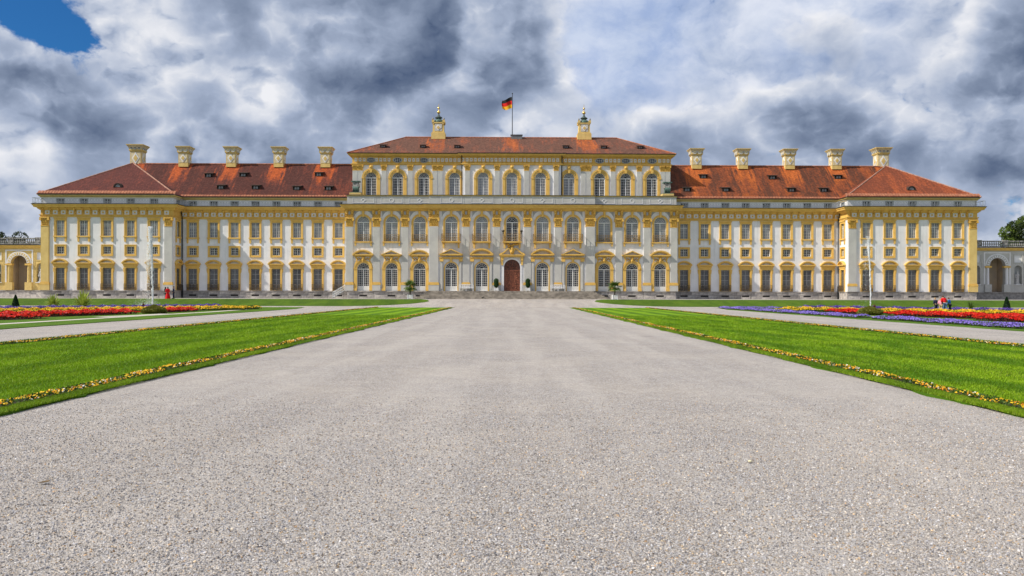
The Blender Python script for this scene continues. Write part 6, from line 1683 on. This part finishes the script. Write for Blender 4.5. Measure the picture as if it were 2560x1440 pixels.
# ---------------------------------------------------------------- fountains
def water_mat(name, a):
    m = bpy.data.materials.new(name); m.use_nodes = True
    N = NT(m.node_tree); bs = N.n['Principled BSDF']
    bs.inputs['Base Color'].default_value = (0.92, 0.94, 0.96, 1); bs.inputs['Roughness'].default_value = 0.25
    bs.inputs['Alpha'].default_value = a
    return m
M['water'] = leaf_mat('white_water', (0.90, 0.92, 0.94), (0.95, 0.96, 0.97), 0.25, 0.4); M['spray'] = water_mat('water_spray', 0.75); M['mist'] = water_mat('water_mist', 0.30)
M['spray'] = leaf_mat('water_spray', (0.88, 0.90, 0.93), (0.93, 0.95, 0.97), 0.3, 0.5)
def fountain(x, y, hgt, label, drift, seed, dens, col_r):
    rg = np.random.default_rng(seed)
    r = empty('fountain', (x, y, 0.0), 0, label, 'fountain')
    b = MB(); b.lathe([(3.2, 0.0), (3.3, 0.02), (3.3, 0.16), (3.05, 0.16), (3.0, 0.08)], (0, 0, 0), 40); newobj('basin', b.mesh('basin', M['stone']), r)
    wtr = MB(); wtr.lathe([(2.98, 0.085), (0.02, 0.087)], (0, 0, 0), 32); newobj('pool_water', wtr.mesh('pool_water', pm('pool_water', (0.05, 0.07, 0.07), None, rough=0.08, spec=0.5)), r)
    c = MB(); n = 60; prof_n = 10; v = []; f = []
    for j in range(n + 1):
        t = j / n; z = hgt * t * 0.93; rad = col_r * (0.80 + 0.8 * t * t) * (1 + 0.18 * rg.normal()) * (1.0 if t < 0.9 else (1 - t) / 0.1 * 0.9 + 0.1)
        ox = drift * (t ** 2.5) * hgt * 0.03 + 0.02 * rg.normal(); oy = 0.02 * rg.normal()
        for i in range(prof_n):
            a = 2 * pi * i / prof_n; q = rad * (1 + 0.22 * rg.normal()); v.append((ox + q * cos(a), oy + q * sin(a), z))
    for j in range(n):
        for i in range(prof_n): f.append([j * prof_n + i, j * prof_n + (i + 1) % prof_n, (j + 1) * prof_n + (i + 1) % prof_n, (j + 1) * prof_n + i])
    c.add(v, f, 0, True); newobj('water_jet', c.mesh('water_jet', M['water']), r)
    # the jet frays into drops: thickest round the crown
    k = dens; tt = 1 - np.abs(rg.normal(size=k)) * 0.20; tt = np.clip(tt, 0.12, 1.04); ww = (0.04 + 0.13 * tt ** 4) * np.clip((1.06 - tt) / 0.16, 0.15, 1.0)
    newobj('jet_drops', bulk_mesh('jet_drops', leaf_quads(np.stack([drift * (tt ** 2.5) * hgt * 0.03 + rg.normal(size=k) * ww + drift * 0.12 * tt ** 6, rg.normal(size=k) * ww, hgt * tt], 1), 0.075, 2.0, 0.45, rg), 4, [M['spray']]), r)['kind'] = 'stuff'
    # falling drops: rise to the crown, then fall with the wind
    m = dens; t = rg.uniform(0, 1, m) ** 1.3
    zt = hgt * (1.0 - 0.04 * rg.uniform(0, 1, m)); z = zt * (1 - t ** 1.2 * rg.uniform(0.2, 1.0, m))
    fall = (zt - z) / hgt
    xx = drift * (0.16 + 1.1 * fall ** 0.8 * rg.uniform(0.2, 1.1, m)) * hgt * 0.09 + rg.normal(size=m) * (0.08 + 0.22 * fall); yy = rg.normal(size=m) * (0.08 + 0.25 * fall)
    newobj('spray', bulk_mesh('spray', leaf_quads(np.stack([xx, yy, z], 1), 0.085, 1.6, 0.5, rg), 4, [M['spray']]), r)['kind'] = 'stuff'
    m2 = dens // 2; z = np.abs(rg.normal(size=m2)) * 0.5; xx = drift * np.abs(rg.normal(size=m2)) * 1.1 - 0.2 * drift; yy = rg.normal(size=m2) * 0.9
    newobj('mist', bulk_mesh('mist', leaf_quads(np.stack([xx, yy, z + 0.1], 1), 0.07, 0.5, 0.7, rg), 4, [M['mist']]), r)['kind'] = 'stuff'
fountain(-43.6, 103.5, 9.9, 'tall white fountain jet with falling spray before the left pavilion', -1.0, 5, 6500, 0.10)
fountain(41.6, 99, 8.6, 'thin white fountain jet leaning left before the right pavilion', -1.2, 6, 600, 0.07)

# ---------------------------------------------------------------- trees behind the arcades
def tree(loc, hgt, crown_r, label, mats, n, seed, size, clumps=26, low=0.25, group='trees behind the arcades'):
    rg = random.Random(seed); nr = np.random.default_rng(seed)
    r = empty('deciduous_tree', loc, rg.uniform(0, 6), label, 'tree', group)
    t = MB(); t.tube((0, 0, -0.2), (0.1, 0, hgt * 0.35), 0.035 * hgt, 0.022 * hgt, 10); t.tube((0.1, 0, hgt * 0.35), (0.2, 0.1, hgt * 0.8), 0.022 * hgt, 0.006 * hgt, 8)
    cs = []
    for i in range(clumps):
        a = rg.uniform(0, 2 * pi); u = rg.uniform(0, 1) ** 0.5; zz = rg.uniform(low, 1.0); rr = crown_r * u * math.sqrt(max(0.08, 1 - ((zz - 0.55) / 0.55) ** 2))
        c = Vector((rr * cos(a), rr * sin(a), hgt * zz * 0.94)); cs.append(c)
        t.tube((0.12, 0, hgt * min(0.75, zz * 0.6)), c * 0.92 + Vector((0, 0, hgt * 0.04)), 0.008 * hgt, 0.002 * hgt, 5)
    newobj('trunk', t.mesh('trunk', M['bark']), r)
    pts = []; mi = []
    for i, c in enumerate(cs):
        k = n // clumps; d = nr.normal(size=(k, 3)); d /= np.linalg.norm(d, axis=1, keepdims=True); q = crown_r * rg.uniform(0.22, 0.36)
        pts.append(np.array(c) + d * (q * nr.uniform(0.45, 1.05, k) ** 0.5)[:, None] * np.array([1, 1, 0.75])); mi += [rg.choice(range(len(mats)))] * k
    newobj('crown', bulk_mesh('crown', leaf_quads(np.concatenate(pts), size), 4, mats, mi), r)
gz = ZB
tree((-100.0, 168, gz), 13.4, 5.0, 'dark tree top at the left edge above the arcade balustrade', [M['dark_leaf']], 9000, 3, 0.34)
for i, (x, y, h, rr) in enumerate(((-94.5, 165, 11.4, 3.2), (-90.0, 167, 11.2, 3.0), (-86.8, 169, 10.9, 2.6))):
    tree((x, y, gz), h, rr, ['yellowing tree top left of the others above the left balustrade', 'light green tree top in the middle above the left balustrade', 'small tree top nearest the left pavilion above the balustrade'][i],
         [M['tree_leaf'], M['tree_leaf2'], M['dark_leaf']], 5000, 20 + i, 0.34, 16)
tree((97.0, 160, gz), 15.6, 5.2, 'tall leafy green tree right of the palace above the right balustrade', [M['tree_leaf'], M['tree_leaf'], M['dark_leaf']], 15000, 9, 0.36, 38)
tree((93.5, 152, gz), 12.6, 3.6, 'lower olive and brown tree in front of the tall one, right', [M['tree_leaf2'], M['tree_leaf2'], M['tree_leaf']], 8000, 12, 0.32, 24)
tree((103, 165, gz), 16.5, 5.5, 'tree at the right edge of the picture behind the arcade', [M['tree_leaf'], M['tree_leaf2']], 9000, 14, 0.36, 30)

# ---------------------------------------------------------------- people
SKIN = pm('skin', (0.52, 0.30, 0.22), None, rough=0.6)
def skin_mesh(name, verts, edges, radii, mat, sub=1, root=0):
    me = bpy.data.meshes.new(name + '_cage'); me.from_pydata([tuple(v) for v in verts], edges, []); me.update()
    o = bpy.data.objects.new(name + '_cage', me); COL.objects.link(o)
    md = o.modifiers.new('skin', 'SKIN'); md.use_smooth_shade = True
    sv = me.skin_vertices[0].data if me.skin_vertices else None
    if sv is None:
        bpy.context.view_layer.objects.active = o; me.skin_vertices.new() if hasattr(me.skin_vertices, 'new') else None; sv = me.skin_vertices[0].data
    for i, rr in enumerate(radii): sv[i].radius = (rr, rr) if not isinstance(rr, tuple) else rr
    for i in range(len(verts)): sv[i].use_root = (i == root)
    ss = o.modifiers.new('sub', 'SUBSURF'); ss.levels = sub; ss.render_levels = sub
    dg = bpy.context.evaluated_depsgraph_get(); ev = o.evaluated_get(dg)
    out = bpy.data.meshes.new_from_object(ev); out.name = name
    bpy.data.objects.remove(o); out.materials.clear(); out.materials.append(mat)
    for p in out.polygons: p.use_smooth = True
    return out
def person(loc, rotz, hgt, label, jacket, legs, hair, stoop=0.0, gown=None, arms=(0.0, 0.0), long_hair=False, stride=0.04, raise_arm=0.0):
    r = empty('person', loc, rotz, label, 'person', None)
    def P(x, y, z):
        k = max(0.0, z - 0.55)                       # bend forward (towards -y) above the hips
        return Vector((x, y - stoop * k * 1.6, z - stoop * k * 0.45)) * hgt
    V = []; E = []; Rr = []
    def add(p, rad, frm=None):
        V.append(P(*p)); Rr.append(rad * hgt if not isinstance(rad, tuple) else (rad[0] * hgt, rad[1] * hgt)); i = len(V) - 1
        if frm is not None: E.append((frm, i))
        return i
    pel = add((0, 0, 0.53), (0.080, 0.058)); wst = add((0, 0, 0.63), (0.070, 0.050), pel); cst = add((0, 0, 0.745), (0.085, 0.056), wst); nb = add((0, 0.004, 0.83), 0.034, cst)
    nk = add((0, 0, 0.862), 0.029, nb); hd = add((0, -0.006, 0.905), (0.042, 0.048), nk); hc = add((0, -0.004, 0.945), (0.045, 0.054), hd); ht = add((0, 0, 0.983), 0.024, hc)
    add((0, -0.062, 0.925), 0.009, hd)                                                   # nose
    for s in (-1, 1): add((s * 0.052, 0.0, 0.925), 0.010, hd)                            # ears
    J = {}
    for s in (-1, 1):
        bend = arms[0] if s < 0 else arms[1]
        sh = add((s * 0.108, 0, 0.80), 0.034, cst); el = add((s * 0.142, -0.02 - 0.06 * bend, 0.635), 0.026, sh)
        wr = add((s * (0.145 - 0.09 * bend), -0.05 - 0.13 * bend, 0.50 + 0.13 * bend + raise_arm * bend), 0.018, el); pm_ = add((s * (0.147 - 0.11 * bend), -0.055 - 0.16 * bend, 0.468 + 0.14 * bend + raise_arm * bend), 0.019, wr)
        J[s] = (sh, el, wr)
        bx, by, bz = (s * (0.147 - 0.11 * bend), -0.055 - 0.16 * bend, 0.468 + 0.14 * bend + raise_arm * bend)
        for k, L in enumerate((0.040, 0.047, 0.043, 0.034)):
            a = add((bx, by + 0.013 - 0.009 * k, bz - 0.028), 0.0055, pm_); add((bx - s * 0.006, by + 0.013 - 0.009 * k - 0.004, bz - 0.028 - L), 0.0045, a)
        a = add((bx - s * 0.012, by - 0.024, bz - 0.006), 0.006, pm_); add((bx - s * 0.016, by - 0.034, bz - 0.030), 0.005, a)
        hp = add((s * 0.052, 0, 0.49), 0.054, pel); kn = add((s * 0.056, -s * stride * 0.5 - 0.01, 0.275), 0.036, hp); an = add((s * 0.058, -s * stride + 0.012, 0.05), 0.024, kn); add((s * 0.064, -s * stride - 0.075, 0.022), 0.022, an)
        J[s] += (hp, kn, an)
    newobj('body', skin_mesh('body', V, E, Rr, SKIN), r)
    def shell(name, idx, edges, grow, mat):
        mp = {k: i for i, k in enumerate(idx)}
        rad = [(tuple(q + grow * hgt for q in Rr[k]) if isinstance(Rr[k], tuple) else Rr[k] + grow * hgt) for k in idx]
        newobj(name, skin_mesh(name, [V[k] for k in idx], [(mp[a], mp[b]) for a, b in edges], rad, mat), r)
    a, b = J[-1], J[1]
    shell('jacket', [pel, wst, cst, nb, a[0], a[1], a[2], b[0], b[1], b[2]], [(pel, wst), (wst, cst), (cst, nb), (cst, a[0]), (a[0], a[1]), (a[1], a[2]), (cst, b[0]), (b[0], b[1]), (b[1], b[2])], 0.026, jacket)
    if gown is None:
        shell('trousers', [pel, a[3], a[4], a[5], b[3], b[4], b[5]], [(pel, a[3]), (a[3], a[4]), (a[4], a[5]), (pel, b[3]), (b[3], b[4]), (b[4], b[5])], 0.012, legs)
        for s, j in ((-1, a), (1, b)):
            m = MB(); q = V[j[5]]; m.box(q.x - 0.03 * hgt, q.x + 0.03 * hgt, q.y - 0.12 * hgt, q.y + 0.04 * hgt, 0, 0.05 * hgt); newobj('shoe', m.mesh('shoe', M['blackmetal']), r)
    else:
        m = MB(); n = 20; v = []; f = []; pr = [(0.22, 0.0), (0.19, 0.1), (0.15, 0.3), (0.11, 0.47), (0.075, 0.60), (0.072, 0.64)]
        for j, (rad, z) in enumerate(pr):
            for i in range(n):
                an = 2 * pi * i / n; k = 1 + 0.10 * sin(an * 6 + j) * (1 - z); v.append((rad * k * cos(an) * hgt, rad * k * sin(an) * hgt + 0.10 * (0.6 - z) ** 2 * hgt, z * hgt))
        for j in range(len(pr) - 1):
            for i in range(n): f.append([j * n + i, j * n + (i + 1) % n, (j + 1) * n + (i + 1) % n, (j + 1) * n + i])
        m.add(v, f, 0, True); newobj('gown_skirt', m.mesh('gown_skirt', gown), r)
    hp = MB(); c = V[hc]
    hp.lathe([(0.030, -0.045), (0.050, -0.02), (0.056, 0.01), (0.048, 0.038), (0.022, 0.055)] if not long_hair else [(0.052, -0.12), (0.058, -0.05), (0.058, 0.01), (0.048, 0.038), (0.022, 0.055)], (0, 0, 0), 12)
    me = hp.mesh('hair', hair); o = newobj('hair', me, r, (c.x, c.y + 0.012 * hgt, c.z + 0.002)); o.scale = (hgt, hgt * 1.08, hgt)
    return r
def cloth(n, c, c2=None): return pm(n, c, c2, 9, 0.85)
BLK = cloth('black_cloth', (0.018, 0.018, 0.02)); NAVY = cloth('navy_cloth', (0.02, 0.025, 0.06)); RED = cloth('red_cloth', (0.62, 0.008, 0.012), (0.50, 0.006, 0.01)); JEAN = cloth('blue_jeans', (0.07, 0.13, 0.25), (0.10, 0.18, 0.32))
PINK = cloth('pink_cloth', (0.72, 0.32, 0.40)); BEIGE = cloth('beige_cloth', (0.50, 0.36, 0.22)); BLUE = cloth('blue_cloth', (0.02, 0.13, 0.40)); GREY = cloth('dark_grey_cloth', (0.05, 0.055, 0.06)); GOWN = cloth('red_gown', (0.66, 0.006, 0.010), (0.52, 0.004, 0.008))
BR = cloth('brown_hair', (0.06, 0.03, 0.015)); BLOND = cloth('blond_hair', (0.45, 0.30, 0.14)); DK = cloth('dark_hair', (0.018, 0.014, 0.012))
yp = 122.4
person((-49.7, yp, H(yp)), 2.6, 1.68, 'person in a black top taking a picture, left of the red gown', BLK, GREY, DK, arms=(0.9, 0.9), raise_arm=0.12, long_hair=True)
person((-49.25, yp - 0.3, H(yp - 0.3)), 0.3, 1.70, 'person in a long bright red gown near the left wing', GOWN, GOWN, DK, gown=GOWN, arms=(0.3, 0.2), long_hair=True)
person((-48.55, yp, H(yp)), -1.2, 1.76, 'person in a dark suit standing right of the red gown', NAVY, NAVY, DK, arms=(0.2, 0.2))
yq = 87.0
person((43.35, yq + 0.2, 0.03), pi + 0.4, 1.52, 'person with blond hair in a navy jacket at the left of the right-hand group', NAVY, NAVY, BLOND, arms=(0.4, 0.4), stoop=0.15)
person((43.66, yq - 0.1, 0.03), pi - 0.3, 1.46, 'person in a pink top and beige trousers beside the red jacket', PINK, BEIGE, BLOND, arms=(0.5, 0.3), stoop=0.25, long_hair=True)
person((43.98, yq - 0.35, 0.03), pi + 0.1, 1.80, 'person in a bright red jacket and blue jeans seen from behind', RED, JEAN, BR, arms=(0.6, 0.6), stoop=0.35, stride=0.07)
person((44.34, yq + 0.35, 0.03), pi + 0.5, 1.58, 'person in dark clothes half hidden between the red and blue jackets', GREY, GREY, DK, arms=(0.3, 0.3), stoop=0.1)
person((44.66, yq, 0.03), pi + 0.8, 1.54, 'person in a blue jacket at the right of the right-hand group', BLUE, NAVY, DK, arms=(0.3, 0.4), stoop=0.15)

# ---------------------------------------------------------------- crow on the stairs, leaf and pale stone on the gravel
cr = empty('crow', pal(-4.3, -3.75, 0.0), 0.6, 'small black crow on the gravel before the stairs', 'bird')
me = skin_mesh('body', [Vector(p) for p in ((0, 0, 0.20), (0.10, 0, 0.24), (0.17, 0, 0.31), (0.21, 0, 0.33), (-0.12, 0, 0.16), (-0.26, 0, 0.11))], [(0, 1), (1, 2), (2, 3), (0, 4), (4, 5)], [0.085, 0.075, 0.05, 0.045, 0.06, 0.03], BLK)
newobj('body', me, cr)
m = MB(); m.tube((0.24, 0, 0.335), (0.32, 0, 0.32), 0.02, 0.004, 6); newobj('beak', m.mesh('beak', M['blackmetal']), cr)
for s in (-1, 1): m = MB(); m.tube((0.02, s * 0.035, 0.14), (0.04, s * 0.04, 0.0), 0.009, 0.007, 5); m.box(0.01, 0.10, s * 0.04 - 0.012, s * 0.04 + 0.012, 0, 0.01); newobj('leg', m.mesh('leg', M['blackmetal']), cr)
def gpt(px, py): return (EYE * (px - 1281) / (py - 735.0), EYE * FPX / (py - 735.0))
x, y = gpt(110, 1214)
m = MB(); m.add([(-0.06, 0, 0.004), (-0.02, 0.03, 0.014), (0.05, 0.012, 0.03), (0.07, -0.004, 0.022), (0.0, -0.03, 0.016), (0.0, 0.0, 0.006)], [[0, 5, 1], [1, 5, 2], [2, 5, 3], [3, 5, 4], [4, 5, 0]])
tag(newobj('fallen_leaf', m.mesh('fallen_leaf', pm('dry_leaf', (0.16, 0.085, 0.02), (0.05, 0.04, 0.015), 30, 0.7)), None, (x, y, 0.012)), 'curled brown fallen leaf on the gravel, lower left', 'leaf')
x, y = gpt(1877, 1155)
m = MB(); m.lathe([(0.010, 0), (0.023, 0.005), (0.024, 0.014), (0.012, 0.022)], (0, 0, 0), 8)
tag(newobj('pale_stone', m.mesh('pale_stone', pm('cream_stone', (0.62, 0.57, 0.40), None, rough=0.7)), None, (x, y, 0.004)), 'single cream-coloured stone lying on the gravel, lower right', 'stone')
